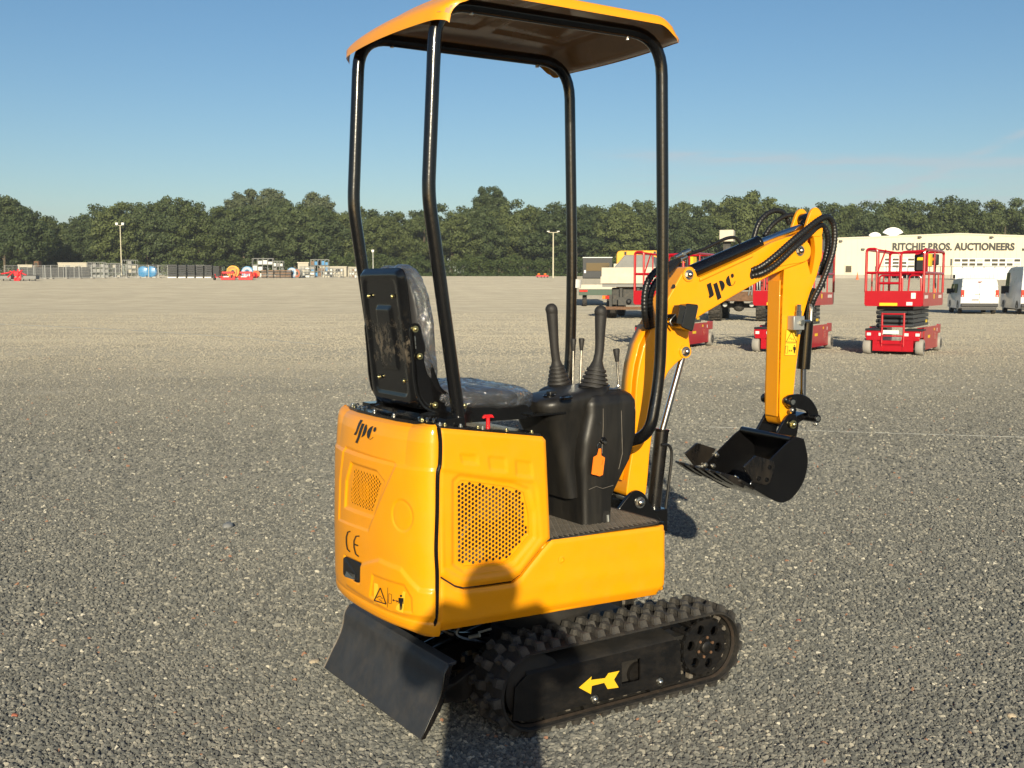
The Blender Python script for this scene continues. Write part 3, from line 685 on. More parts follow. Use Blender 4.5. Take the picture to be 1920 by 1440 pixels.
for l_,rg in zip(lv2,rings):
    z=l_[0]
    for (x,y) in rg:
        dz=0
        if z>1.03: dz=.0
        bx=x
        if x<-.1 and z>.72: bx=x-.012*math.exp(-((y+.0)/.12)**2)
        # knee hollow on the seat side
        mb.v.append((bx,y,z+dz))
for i in range(len(rings)-1):
    for k in range(nn): mb.f.append((i*nn+k,i*nn+(k+1)%nn,(i+1)*nn+(k+1)%nn,(i+1)*nn+k))
mb.f.append(tuple(range(nn))); mb.f.append(tuple((len(rings)-1)*nn+k for k in range(nn)))
CON=mb.build('control_console','black_plastic',EXC,ang=45)
# instrument hump toward the seat
mb=MB(); hl=[(.70,-.12,-.02,-.20,-.01,.03),(.86,-.155,.0,-.20,.01,.04),(.96,-.195,.02,-.215,.03,.05),(1.00,-.225,.03,-.228,.0,.055),(1.030,-.240,.04,-.234,-.035,.06),(1.045,-.238,.05,-.230,-.04,.06),(1.054,-.222,.06,-.218,-.05,.05),(1.058,-.18,.05,-.19,-.07,.04)]
rings=[rrect(*q[1:5],q[5],7) for q in hl]; nn=len(rings[0])
for q,rg in zip(hl,rings): mb.v+=[(x,y,q[0]+(x+.1)*.12) for x,y in rg]
for i in range(len(rings)-1):
    for k in range(nn): mb.f.append((i*nn+k,i*nn+(k+1)%nn,(i+1)*nn+(k+1)%nn,(i+1)*nn+k))
mb.f.append(tuple((len(rings)-1)*nn+k for k in range(nn))); mb.build('instrument_pod','black_plastic',CON,ang=45)
# raised ridge rounding on the right face and corner edges
def cpx(px,py,y=-.25): return MF.un(px,py,'y',y)
for (a,b) in ((1030,748),(1062,755)):
    q=MF.un(a,b,'x',-.185 if a<1040 else -.18); q=Vector((q.x,q.y,1.044)); mb=MB(); mb.lathe([(0,.020),(.006,.021),(.008,.018),(.006,.016)],q,(-.12,0,1),24); g=mb.build('gauge_bezel','black_gloss',CON)
    MB().lathe([(.004,.0155),(.0045,.015)],q,(-.12,0,1),20).build('gauge_glass','lens',CON)
q=Vector((-.165,-.155,1.05)); MB().bx(q.x-.012,q.x+.016,q.y-.012,q.y+.012,1.042,1.060).build('rocker_switch','black_plastic',CON,bevel=.003)
# small arch at the foot, small hole, ignition
a=cpx(1138,950,-.238); mb=MB(); mb.prism([(a.x-.016,.612),(a.x-.016,.64),(a.x-.008,.652),(a.x+.008,.652),(a.x+.016,.64),(a.x+.016,.612)],-.2365,-.2335).build('foot_opening','dark_inside',CON)
MB().cyl((a.x+.004,-.239,.615),(a.x+.004,-.2365,.638),.006,n=8).build('cable_end','grey_steel',CON)
a=cpx(1126,794); MB().cyl((a.x,-.2485,a.z),(a.x,-.2508,a.z),.005,n=14).build('screw_hole','dark_inside',CON)
a=cpx(1131,826); ig=MB().lathe([(0,.012),(.006,.012),(.008,.010),(.008,.004)],(a.x,-.248,a.z),(0,-1,0),20).build('ignition_switch','black_gloss',CON)
MB().lathe([(.004,.006),(.012,.005)],(a.x+.001,-.25,a.z-.004),(0,-1,-.2),12).build('key_head','zinc',ig)
for pts in ([(1131,766),(1131,800),(1129,850)],[(1104,918),(1118,912),(1130,916),(1150,910)],[(1165,770),(1167,850),(1160,880)]):
    MB().tube([Vector((cpx(a_,b_,-.2482).x,-.2482,cpx(a_,b_,-.2482).z)) for a_,b_ in pts],.0009,5).build('moulding_line','worn_edge',CON)
# joysticks with bellows
def joystick(base,top,bend,br_,hb,parent):
    base=Vector(base);top=Vector(top); mb=MB(); prof=[]
    nB=6
    ax=(Vector(bend)-base).normalized(); b2=base+ax*hb
    for k in range(nB):
        t=k/nB; r=br_*(1-t)+br_*.52*t; prof+=[(hb*t,r),(hb*(t+.10/nB*6*.1),r*1.04),(hb*(t+.62/nB),r*.985),(hb*(t+.70/nB),r*.82),(hb*(t+.98/nB),r*.80)]
    prof+=[(hb,br_*.46),(hb+.022,br_*.30),(hb+.04,.016)]
    mb.lathe(prof,base,ax,26); bl=mb.build('bellow','black_rubber',parent,ang=50)
    path=spline([base+ax*hb*.9,b2+ax*.02,Vector(bend),Vector(bend)*.5+top*.5,top-(top-Vector(bend)).normalized()*.02],6); m_=len(path)
    rr=[.0155+.0045*sst(i/m_,.45,.95) for i in range(m_)]; rr=[float(x) for x in rr]
    mb=MB().tube(path,rr,18); d=(top-Vector(bend)).normalized(); e=path[-1]
    mb.lathe([(-.014,.0190),(-.002,.0210),(.010,.0215),(.018,.0185),(.025,.012),(.028,.003)],e+d*.002,(d+Vector((-.25,-.1,0))).normalized(),18)
    return mb.build('joystick','black_rubber',parent,ang=55)
rb_=MF.un(1112,728,'y',-.155); rt_=MF.un(1127,578,'y',-.155); rbd=MF.un(1124,655,'y',-.155)
joystick((rb_.x,-.155,1.048),rt_,rbd,.056,.085,CON)
lb_=MF.un(1048,722,'y',.03); lt_=MF.un(1034,574,'y',.03); lbd=MF.un(1040,655,'y',.03)
joystick((lb_.x+.002,.03,1.052),lt_,lbd,.044,.080,CON)
def lever(parent,path,kr=.0085,kl=.042):
    p=[Vector(q) for q in path]; mb=MB().tube(fillet(p,.012,4),.0042,10); s=mb.build('lever_rod','zinc',parent); d=(p[-1]-p[-2]).normalized()
    MB().lathe([(0,kr*.7),(kl*.25,kr*.85),(kl*.9,kr*1.25),(kl,kr*1.05),(kl*1.02,.001)],p[-1],d,16).build('lever_knob','black_rubber',parent)
u=lambda px,py,y: MF.un(px,py,'y',y)
lever(CON,[u(1074,722,-.02),u(1075,658,-.02)]); lever(CON,[u(1088,722,-.06),u(1090,657,-.06)])
lever(CON,[u(1141,742,-.20),u(1144,733,-.20),u(1160,726,-.20),u(1157,678,-.20)],.0095,.044)
MB().bx(u(1135,740,-.20).x,u(1160,740,-.20).x,-.212,-.188,1.0565,1.0585).build('lever_slot','dark_inside',CON)
# key tag hanging from the ignition (a thing of its own)
ta=cpx(1122,868,-.262)
def tg(fr_pts): return [(q.x,q.z) for q in (cpx(a,b,-.262) for a,b in fr_pts)]
KT=empty('key_tag',EXC.matrix_basis@Vector((ta.x,-.262,ta.z)) if False else (Matrix.Translation(MO)@Matrix.Rotation(R_(33),4,'Z'))@Vector((ta.x,-.262,ta.z)),R_(33)); tag(KT,'orange plastic key tag hanging from the ignition on the black console','key tag')
tp=[(a-ta.x,b-ta.z) for a,b in fil2(tg([(1113,857),(1120,853),(1123,841),(1127,841),(1127,854),(1134,858),(1130,890),(1124,893),(1118,891),(1109,889)]),.002,3)]
MB().prism(tp,-.0012,.0012).build('tag_plate','orange_plastic',KT,smooth=False)
MB().tube([(.012*math.cos(t)*.7+.004,0,.055+.012*math.sin(t)) for t in np.linspace(0,6.28,16,endpoint=False)],.0009,6,closed=True).build('key_ring','zinc',KT)
decal('tag_writing',[thick([(a-ta.x,b-ta.z) for a,b in tg([(1130,862),(1128,872)])],.0012),circ(*[(a-ta.x,b-ta.z) for a,b in tg([(1119,888)])][0],.0012,n=8)],lambda a,b,d:(a,-.0012-d,b),'decal_black',KT,.0006)['kind']='stuff'
# ================================================================ UNDERCARRIAGE
TCX,TCZ,TR=.375,.150,.1285
PER=4*TCX+2*math.pi*TR
def tpath(t,r=TR):      # point + outward angle along the track loop, t in metres on radius TR
    t%=PER; a=2*TCX
    if t<a: return (TCX-t, TCZ+r, math.pi/2)
    t-=a
    if t<math.pi*TR: th=math.pi/2+t/TR; return (-TCX+r*math.cos(th),TCZ+r*math.sin(th),th)
    t-=math.pi*TR
    if t<a: return (-TCX+t,TCZ-r,-math.pi/2)
    t-=a; th=-math.pi/2+t/TR; return (TCX+r*math.cos(th),TCZ+r*math.sin(th),th)
bk=MB()      # tread block: an I-shaped lug with tapered flanks
def lug(mb):
    L1,W1=.037,.023
    pl=[(-.034,-.014),(-.020,-.014),(-.013,-.005),(.013,-.005),(.020,-.014),(.034,-.014),(.034,.014),(.020,.014),(.013,.005),(-.013,.005),(-.020,.014),(-.034,.014)]
    n=len(pl); mb.add([(x*1.08,y*1.15,0) for y,x in [(q[0],q[1]) for q in pl]]+[(x*.93,y*.90,.0215) for y,x in [(q[0],q[1]) for q in pl]],[tuple(range(n,2*n))]+[(i,(i+1)%n,(i+1)%n+n,i+n) for i in range(n)])
lug(bk)
for sg in (1,-1):
    yo,yi=-.380*sg,-.205*sg
    mb=MB(); K=220; sec=[(yo,TR-.004),(yo+.006*sg,TR),(yi-.006*sg,TR),(yi,TR-.004),(yi,TR-.010),(yi-.05*sg,TR-.012),(yo+.05*sg,TR-.012),(yo,TR-.010)]
    for i in range(K):
        wv=.0018*math.sin(2*math.pi*i*39/K)
        for j,(y,r) in enumerate(sec):
            x,z,th=tpath(PER*i/K,r+ (wv if j<4 else 0)); mb.v.append((x,y,z))
    m_=len(sec)
    for i in range(K):
        for j in range(m_): mb.f.append((i*m_+j,((i+1)%K)*m_+j,((i+1)%K)*m_+(j+1)%m_,i*m_+(j+1)%m_))
    belt=mb.build('rubber_track','track_rubber',EXC,ang=50)
    tag(belt,'right rubber track, nearest the camera' if sg>0 else 'left rubber track on the far side')
    if sg>0: first=bk.build('tread_block','lug_rubber',belt,smooth=False); src=first
    for row,(yc,ph) in enumerate(((-.338,0),(-.248,.5))):
        for i in range(39):
            x,z,th=tpath(PER*(i+ph+.3)/39,TR-.001); 
            if sg>0 and row==0 and i==0: o=src
            else: o=inst(src,belt,(0,0,0),name='tread_block'); 
            o.location=(x,yc*sg,z); o.rotation_euler=(0,math.pi/2-th,0)
    mb=MB()
    for i in range(39):
        x,z,th=tpath(PER*(i+.3)/39,TR-.011); M4=Matrix.Translation((x,0,z))@Matrix.Rotation(math.pi/2-th,4,'Y')
        for ya in (-.322,-.272): mb.bx(-.008,.008,min(ya*sg,(ya+.02)*sg),max(ya*sg,(ya+.02)*sg),-.022,.001,M4)
    tag(mb.build('guide_lugs','worn_edge',belt,smooth=False),kind='stuff')
    mb=MB()
    for i in range(0):
        pass
    # inner drive rim
    mb=MB()
    for (cx) in (TCX,-TCX):
        pass
    # frame box with guard
    GP=xz(MF,[(962,1352),(966,1290),(988,1266),(1268,1199),(1275,1203),(1277,1275),(1270,1279),(1085,1325),(985,1352)],-.374)
    hole=xz(MF,[(1166,1242),(1201,1234),(1201,1275),(1166,1283)],-.374)
    mb=MB(); cdt_panel(mb,GP,lambda P:np.zeros(len(P)),lambda x,z,d:(x,(-.374-d)*sg,z),.03,.006,holes=[fil2(hole,.004)] if sg>0 else [])
    zt0,zt1=GP[2][1],GP[3][1]
    gd=mb.build('track_guard','guard_paint',EXC)
    mb=MB(); xa,xb=GP[2][0],GP[3][0]
    ys=[(-.374,0),(-.366,.006),(-.300,.018),(-.275,.018)]
    vs_=[(x,y*sg,zz_+dz) for x,zz_ in ((xa,zt0),(xb,zt1)) for y,dz in ys]; mb.add(vs_,[(i,i+1,i+5,i+4) for i in range(3)])
    mb.add([(xb,-.374*sg,zt1),(xb,-.300*sg,zt1+.018),(xb,-.300*sg,.07),(xb+.002,-.374*sg,.06)],[(0,1,2,3)])
    mb.build('guard_top','chassis_dirty',gd,ang=50,fix=False)
    mb=MB(); mb.bx(-.36,.28,min(-.33*sg,-.25*sg),max(-.33*sg,-.25*sg),.075,.20); mb.bx(-.25,.15,min(-.25*sg,-.10*sg),max(-.25*sg,-.10*sg),.12,.24); mb.build('track_frame','chassis_dirty',EXC)
    mb=MB()
    for x in (-.143,.133,-.30): mb.lathe([(0,.030),(.012,.034),(.018,.034),(.026,.026),(.07,.026),(.078,.034),(.09,.034),(.095,.028)],(x,(-.352)*sg,.060),(0,sg,0),22)
    tag(mb.build('track_rollers','guard_paint',EXC),kind='stuff')
    if sg>0:
        for x,z in ((-.143,.076),(.133,.077)): bolt(gd,(x,-.374,z),(0,-1,0),.0095,.010,'zinc')
        ar=zp([(772,683),(855,610),(850,633),(940,622),(962,590),(1033,575),(998,632),(1028,682),(957,692),(935,652),(855,672),(850,725)],860,1090,3.4286)
        pa=xz(MF,ar,-.375); decal('direction_arrow',[pa],lambda x,z,d:(x,-.374-d,z),'arrow_yellow',gd,.0016)
        mb=MB(); c_=xz(MF,[(1196,1262)],-.36)[0]; mb.cyl((c_[0]+.015,-.345,c_[1]-.01),(c_[0]+.015,-.33,c_[1]-.01),.038,n=26); mb.build('tension_spring_cap','guard_paint',gd)
    # sprocket
    def off0(P): return np.zeros(len(P))
    hs_=[circ(TCX-.018+.066*math.cos(R_(48+60*k)),TCZ+.066*math.sin(R_(48+60*k)),.0175,n=18) for k in range(6)]
    mb=MB(); cdt_panel(mb,circ(TCX-.020,TCZ,.097,n=64),off0,lambda x,z,d:(x,(-.352-d)*sg,z),.02,.012,holes=hs_)
    for k in range(20):
        a=2*math.pi*k/20; M4=Matrix.Translation((TCX-.018,0,TCZ))@Matrix.Rotation(-a,4,'Y'); mb.bx(.095,.106,min(-.35*sg,-.28*sg),max(-.35*sg,-.28*sg),-.006,.006,M4)
    mb.lathe([(-.01,.042),(.004,.040),(.004,.032),(-.001,.030)],(TCX-.018,-.352*sg,TCZ),(0,-sg,0),30)
    mb.lathe([(0,.024),(.012,.022),(.016,.016)],(TCX-.018,-.352*sg,TCZ),(0,-sg,0),24)
    mb.cyl((TCX-.018,-.29*sg,TCZ),(TCX-.018,-.21*sg,TCZ),.085,n=32)
    spk=mb.build('drive_sprocket','guard_paint',EXC,ang=40)
    mb=MB()
    for k in range(6):
        a=R_(18+60*k); mb.cyl((TCX-.018+.034*math.cos(a),-.352*sg,TCZ+.034*math.sin(a)),(TCX-.018+.034*math.cos(a),-.359*sg,TCZ+.034*math.sin(a)),.0055,n=6)
    tag(mb.build('sprocket_bolts','rust',spk),kind='stuff')
    mb=MB(); mb.lathe([(0,.085),(.01,.108),(.02,.108),(.03,.08),(.10,.08),(.11,.108),(.125,.108),(.13,.09)],(-TCX+.015,-.36*sg,TCZ),(0,sg,0),36); mb.build('front_idler','chassis_dirty',EXC)
    # rust-brown inner band of the belt
    mb=MB(); K=160
    for i in range(K):
        for y in (-.362*sg,-.352*sg): x,z,th=tpath(PER*i/K,TR-.0125 if y*sg<-.355 else TR-.018); mb.v.append((x,y,z))
    for i in range(K): j=(i+1)%K; mb.f.append((2*i,2*j,2*j+1,2*i+1))
    mb.build('inner_band','track_inner',belt,ang=60)
# chassis between the tracks
mb=MB(); mb.bx(-.30,.20,-.20,.20,.16,.25); mb.cyl((-.1,0,.24),(-.1,0,.30),.17,n=32)
mb.prism([(-.62,.13),(-.55,.09),(-.25,.16),(-.25,.24),(-.50,.19)],-.20,-.165); mb.prism([(-.62,.13),(-.55,.09),(-.25,.16),(-.25,.24),(-.50,.19)],.165,.20); mb.bx(-.60,-.53,-.20,.20,.10,.16)
mb.build('chassis','chassis_dirty',EXC,bevel=.004)
mb=MB(); mb.cyl((-.60,.0,.20),(-.32,.0,.27),.026); mb.cyl((-.66,0,.185),(-.60,0,.20),.014); a=MF.un(920,1192,'y',-.20); 
mb.tube(spline([(-.30,.06,.30),(-.40,.05,.34),(-.52,.02,.33),(-.50,-.05,.27),(-.36,-.08,.25)],6),.009,8); mb.tube(spline([(-.30,-.06,.31),(-.42,-.10,.34),(-.50,-.10,.28),(-.40,-.13,.24)],6),.009,8)
mb.build('blade_cylinder','black_paint',EXC)
mb=MB(); p=MF.un(880,1195,'y',-.22); mb.cyl(p,p+Vector((.02,-.03,.012)),.007,.007,10); p=MF.un(897,1186,'y',-.22); mb.cyl(p,p+Vector((.03,-.03,.015)),.004,.004,8); mb.cyl((-.30,-.19,.28),(-.24,-.20,.255),.010,n=10); mb.build('hydraulic_fittings','grey_steel',EXC)
# dozer blade
bp=[(-.668,.286),(-.684,.262),(-.690,.225),(-.700,.195),(-.715,.165),(-.733,.135),(-.750,.104),(-.765,.078)]
bc=[ (p.x,p.z) for p in spline([Vector((a,0,b)) for a,b in bp],4)]; thk=.011
nrm=[]; 
for i in range(len(bc)):
    a=bc[max(i-1,0)]; b=bc[min(i+1,len(bc)-1)]; d=Vector((b[0]-a[0],b[1]-a[1])).normalized(); nrm.append((-d.y,d.x))
back=[(p[0]-n_[0]*thk,p[1]-n_[1]*thk) for p,n_ in zip(bc,nrm)]
if back[5][0]<bc[5][0]: back=[(p[0]+n_[0]*thk,p[1]+n_[1]*thk) for p,n_ in zip(bc,nrm)]
mb=MB(); mb.prism(bc+back[::-1],-.345,.365); bl=mb.build('dozer_blade','blade_steel',EXC,bevel=.002,ang=30)
MB().prism([(-.668,.288),(-.640,.292),(-.640,.280),(-.672,.278)],-.345,.365).build('blade_top_flange','blade_steel',bl,bevel=.002)
mb=MB(); mb.prism([bc[i] for i in (0,4,8,12,16,20,24,28)]+[(-.750,.076),(-.728,.11),(-.690,.175),(-.672,.225),(-.654,.282)],-.350,-.344); mb.prism([bc[i] for i in (0,4,8,12,16,20,24,28)]+[(-.750,.076),(-.728,.11),(-.690,.175),(-.672,.225),(-.654,.282)],.364,.371); mb.build('blade_end_plate','black_scuffed',bl,bevel=.0015)
mb=MB(); 
for y in (.365,): mb.tube([(bc[i][0]-.001,y,bc[i][1]) for i in range(0,len(bc),2)],.0028,6)
mb.build('blade_worn_edge','worn_edge',bl)

# ================================================================ FRONT EQUIPMENT (frame of the swung boom)
BM=Matrix.Translation((.33,0,0))@Matrix.Rotation(R_(24.7-33),4,'Z')
bxz=lambda pts,y: xz(BF,pts,y)
boom=fil2([(-.072,.640),(-.062,.722),(-.047,.807),(-.040,.90),(-.037,1.0),(-.033,1.06),(-.024,1.12),(-.004,1.192),(.036,1.264),(.080,1.335),(.125,1.405),(.158,1.455),(.178,1.478),(.205,1.478),(.222,1.455),(.226,1.436),(.485,1.535),(.56,1.572),(.653,1.600),(.715,1.597),(.752,1.560),(.748,1.515),(.715,1.497),(.640,1.476),(.552,1.445),(.40,1.375),(.245,1.299),(.212,1.280),(.195,1.255),(.190,1.225),(.199,1.185),(.196,1.163),(.180,1.147),(.139,1.125),(.100,1.090),(.070,1.02),(.045,.92),(.028,.80),(.020,.70),(.012,.632)],.02,3)
b0=MB().prism(boom,-.052,.052); BOOM=b0.build('boom','yellow_paint',EXC,bevel=.004,mtx=BM)
# weld cover plates on the side faces
MB().prism([(.232,1.424),(.470,1.517),(.470,1.531),(.232,1.437)],-.060,-.051).build('side_flange','yellow_paint',BOOM,bevel=.003)
MB().prism(fil2([(.56,1.475),(.66,1.492),(.72,1.500),(.748,1.52),(.75,1.56),(.712,1.596),(.655,1.592),(.60,1.555)],.02,3),-.056,-.0515).build('tip_plate','yellow_paint',BOOM,bevel=.002)
# seam strip on the back face of the boom
bs=[(-.0745,.70),(-.052,.807),(-.0445,.90),(-.0415,1.0),(-.0375,1.06),(-.0285,1.12),(-.008,1.194),(.032,1.266)]
mb=MB(); mb.add([(x-.004,y,z) for x,z in bs for y in (-.034,.034)],[(2*i,2*i+2,2*i+3,2*i+1) for i in range(len(bs)-1)])
md=mb.build('back_plate','yellow_paint',BOOM,ang=60,fix=False); sm_=md.modifiers.new('solid','SOLIDIFY'); sm_.thickness=.006; sm_.offset=0
for px,py in ((1291,515),(1285,659)):
    a=bxz([(px,py)],-.056)[0]; mb=MB().cyl((a[0],-.052,a[1]),(a[0],-.058,a[1]),.025,n=24); mb.build('pin_boss','yellow_paint',BOOM); bolt(BOOM,(a[0],-.058,a[1]),(0,-1,0),.0125,.016,'zinc',name='pin_bolt')
a=bxz([(1500,470)],-.058)[0]; bolt(BOOM,(a[0],-.057,a[1]),(0,-1,0),.0135,.016,'zinc',name='pin_bolt')
a=bxz([(1264,537)],-.056)[0]; MB().cyl((a[0],-.0525,a[1]),(a[0],-.0535,a[1]),.008,n=14).build('hole','dark_inside',BOOM)
BL=lambda p: bxz(zp(p,1310,500,20.575),-.053)
decal('lettering',[BL([(305,690),(465,605),(590,1060),(570,1120),(530,1150),(415,1225),(385,1140),(410,1120),(400,1060)]),BL([(560,680),(705,600),(885,1190),(730,1300)]),
 BL([(780,560),(815,538),(850,530),(920,550),(980,620),(1010,700),(1005,790),(960,880),(890,965)]),BL([(1165,330),(1265,735),(1190,760),(1110,710),(1060,620),(1050,520),(1080,430),(1120,370)]),
 BL(circ(1298,348,60,86)),BL(thick([(1250,742),(1330,705),(1380,635),(1408,555)],20))],lambda x,z,d:(x,-.052-d,z),'decal_black',BOOM,.0012)
# swing bracket
kp=bxz([(1157,955),(1172,935),(1183,922),(1194,918),(1206,924),(1218,944),(1238,975),(1238,992),(1160,990)],-.075)
for y0,y1 in ((-.082,-.066),(.066,.082)): KB=MB().prism(fil2(kp,.012,3),y0,y1).build('swing_bracket','black_paint',EXC,bevel=.003,mtx=BM); 
for y in (-.083,): 
    a=bxz([(1200,942)],y)[0]; 
    o=MB().cyl((a[0],.08,a[1]),(a[0],-.082,a[1]),.014,n=16).build('foot_pin','grey_steel',KB); bolt(KB,(a[0],-.0825,a[1]),(0,-1,0),.014,.014,'zinc',name='pin_bolt')
mb=MB(); mb.bx(-.06,.10,-.066,.066,.50,.585); mb.cyl((0,0,.40),(0,0,.60),.045,n=24); mb.bx(-.14,.0,-.06,.06,.42,.46); mb.bx(-.14,.0,-.06,.06,.54,.57); mb.build('swing_post','black_paint',EXC,bevel=.003,mtx=BM)
# boom cylinder in front of the boom
def cylseg(a,b,r,m,par,name,n=22,cap=None): 
    o=MB().cyl(a,b,r,n=n).build(name,m,par,bevel=0); return o
q0=BF.un(1262,686,'y',0); q1=BF.un(1241,808,'y',0); q2=BF.un(1224,965,'y',0); q0=Vector(q0);q1=Vector(q1);q2=Vector(q2)
RC=MB().cyl(q1,q2,.026,n=24).build('boom_cylinder','black_scuffed',EXC,mtx=BM)
a=bxz([(1285,659)],0)[0]; MB().cyl(q1,(a[0]-.01,0,a[1]-.01),.0125,n=20).build('piston_rod','chrome',RC)
MB().cyl(q1+(q1-q2).normalized()*-.002,q1+(q1-q2).normalized()*.008,.028,n=24).build('gland_nut','black_paint',RC)
hp=[BF.un(x,y,'y',-.03) for x,y in ((1240,834),(1252,834),(1258,842),(1259,860),(1254,905),(1247,960),(1243,985))]
MB().tube(spline(hp,4),.0055,8).build('hydraulic_line','hose_rubber',RC)
h2=[BF.un(x,y,'y',-.03) for x,y in ((1230,962),(1248,961))]; MB().tube(h2,.004,8).build('line_clamp','black_paint',RC)
# arm
arm=fil2([(.628,1.468),(.625,1.384),(.620,1.018),(.621,.905),(.632,.872),(.650,.862),(.668,.870),(.680,.905),(.696,1.086),(.724,1.284),(.753,1.375),(.783,1.433),(.812,1.525),(.812,1.600),(.800,1.625),(.775,1.635),(.74,1.622),(.66,1.58),(.635,1.52)],.014,3)
cres=bxz([(1519,447),(1522,460),(1524,480),(1522,500),(1516,513),(1519,497),(1519,480),(1514,462)],-.045)
cres=spl2(bxz([(1524,440),(1528,462),(1527,485),(1521,514),(1516,500),(1512,480),(1511,462),(1516,448)],-.045),4)
mb=MB(); cdt_panel(mb,arm,lambda P:np.zeros(len(P)),lambda x,z,d:(x,-.045-d,z),.012,.022,holes=[cres]); ARM=mb.build('arm','yellow_paint',EXC,mtx=BM,ang=40)
n_=len(arm); mb=MB(); mb.add([(x,y,z) for y in (-.0445,.045) for x,z in arm],[(i,(i+1)%n_,(i+1)%n_+n_,i+n_) for i in range(n_)]+[tuple(range(n_,2*n_))]); mb.build('arm_box','yellow_paint',ARM,bevel=.0,ang=30)
mb=MB(); mb.bx(.6165,.6215,-.036,.036,.90,1.43).build('rear_plate','yellow_paint',ARM,bevel=.0015)
for y0,y1 in ((-.048,-.034),(.034,.048)): MB().prism(fil2([(.715,1.60),(.735,1.66),(.752,1.702),(.775,1.716),(.80,1.70),(.812,1.66),(.81,1.60)],.018,3),y0,y1).build('top_ear','yellow_paint',ARM,bevel=.002)
AR=lambda p: bxz(zp(p,1160,380,4.174),-.0455)
decal('warning_sticker',[AR([(1310,995),(1396,998),(1385,1196),(1297,1194)])],lambda x,z,d:(x,-.045-d,z),'sticker_yellow',ARM,.0012)
decal('warning_print',[AR(p) for p in ringpoly([(1352,1008),(1308,1090),(1390,1092)],4)]+[AR(thick([(1335,1068),(1345,1055),(1352,1075),(1362,1062),(1368,1078)],4)),AR(thick([(1302,1098),(1390,1100)],2)),AR([(1328,1159),(1337,1151),(1337,1167)]),AR([(1358,1159),(1349,1151),(1349,1167)]),AR(thick([(1335,1159),(1351,1159)],3))]+[AR(p) for p in man(1374,1150,.58)]+[AR(p) for p in ringpoly([(1304,1122),(1322,1122),(1320,1178),(1302,1178)],2.5)]
 +[AR(p) for p in ringpoly([(1310,995),(1396,998),(1385,1196),(1297,1194)],2)],lambda x,z,d:(x,-.045-d,z),'decal_black',ARM,.002)
# arm cylinder on the boom
c0=Vector(BF.un(1296,510,'y',0)); c1=Vector(BF.un(1419,457,'y',0)); c2=Vector(BF.un(1506,424,'y',0)); c3=Vector((.775,0,1.668))
AC=MB().cyl(c0,c1,.0265,n=26).build('arm_cylinder','black_gloss',EXC,mtx=BM,bevel=.002)
MB().cyl(c1,c2+(c2-c1)*.15,.0135,n=22).build('piston_rod','chrome',AC); d=(c1-c0).normalized()
MB().cyl(c1-d*.002,c1+d*.012,.0285,n=26).build('gland_nut','black_gloss',AC,bevel=.002)
mb=MB(); mb.cyl((c0.x-.035,-.02,c0.z-.018),(c0.x-.035,.02,c0.z-.018),.028,n=20); mb.cyl(c2-d*.0,c3,.022,.02,16); mb.cyl((c3.x,-.03,c3.z),(c3.x,.03,c3.z),.026,n=20); mb.build('cylinder_eyes','black_paint',AC)
def bh(pts,y): return [Vector(BF.un(a,b,'y',y)) for a,b in pts]
f0=bh([(1262,494),(1290,481)],-.02); 
for dz in (0,.022):
    mb=MB(); a,b=f0[0]+Vector((0,.01-dz,dz)),f0[1]+Vector((0,.01-dz,dz)); mb.cyl(a,b,.0085,n=12); m1=a.lerp(b,.45); m2_=a.lerp(b,.62); mb.cyl(m1,m2_,.0115,n=6); mb.build('hose_fitting','zinc',AC)
MB().tube(spline(bh([(1284,490),(1290,478),(1320,467),(1350,452),(1366,446),(1379,446),(1388,455)],-.0),6),.0065,8).build('hydraulic_line','hose_rubber',AC)
def hose(pts,y,r=.0115,par=None,m='hose_rubber',ys=None):
    P=bh(pts,y) if not isinstance(y,(list,tuple)) else [Vector(BF.un(a,b,'y',yy)) for (a,b),yy in zip(pts,y)]
    S=spline(P,10); # resample finely for spiral ridges
    ln=[0]; 
    for i in range(1,len(S)): ln.append(ln[-1]+(S[i]-S[i-1]).length)
    K=int(ln[-1]/.0042); Q=[]
    for k in range(K+1):
        t=ln[-1]*k/K; i=min(int(np.searchsorted(ln,t)),len(S)-1); i=max(i,1); f=(t-ln[i-1])/max(1e-9,ln[i]-ln[i-1]); Q.append(S[i-1].lerp(S[i],f))
    rr=[r*(1+.11*(1 if (k%3)==0 else -.35)) for k in range(len(Q))]
    return MB().tube(Q,rr,12).build('hose',m,par,ang=70)
hose([(1213,612),(1209,590),(1208,560),(1213,532),(1228,510),(1248,499),(1266,492)],[-.052,-.085,-.09,-.09,-.08,-.06,-.03],par=BOOM)
hose([(1222,612),(1219,585),(1219,560),(1226,535),(1241,517),(1260,502),(1272,487)],[-.052,-.085,-.09,-.09,-.08,-.06,-.02],par=BOOM)
hose([(1410,507),(1428,499),(1452,481),(1484,453),(1512,430),(1537,411),(1552,407),(1562,418),(1565,440),(1562,470),(1551,505),(1539,535),(1528,556),(1521,573)],[-.05,-.072,-.085,-.09,-.09,-.085,-.075,-.07,-.07,-.07,-.07,-.07,-.07,-.06],par=BOOM)
hose([(1411,517),(1430,511),(1456,495),(1488,465),(1512,444),(1532,425),(1543,424),(1551,437),(1552,462),(1546,490),(1540,515)],[-.05,-.072,-.08,-.08,-.07,-.05,-.04,-.04,-.03,-.02,.0],par=BOOM)
hose([(1413,447),(1422,420),(1437,402),(1455,395),(1470,400),(1480,420)],.075,r=.010,par=BOOM)
hose([(1433,443),(1447,423),(1466,408),(1482,403),(1497,405)],.06,r=.009,par=BOOM)
a=bxz([(1412,513)],-.054)[0]; MB().prism(circ(a[0],a[1],.013,.022,n=18,rot=-.3),-.0535,-.0525).build('hose_port','dark_inside',BOOM)
a=bxz([(1216,612)],-.054)[0]; MB().prism(circ(a[0],a[1],.022,.012,n=18),-.0535,-.0525).build('hose_port','dark_inside',BOOM)
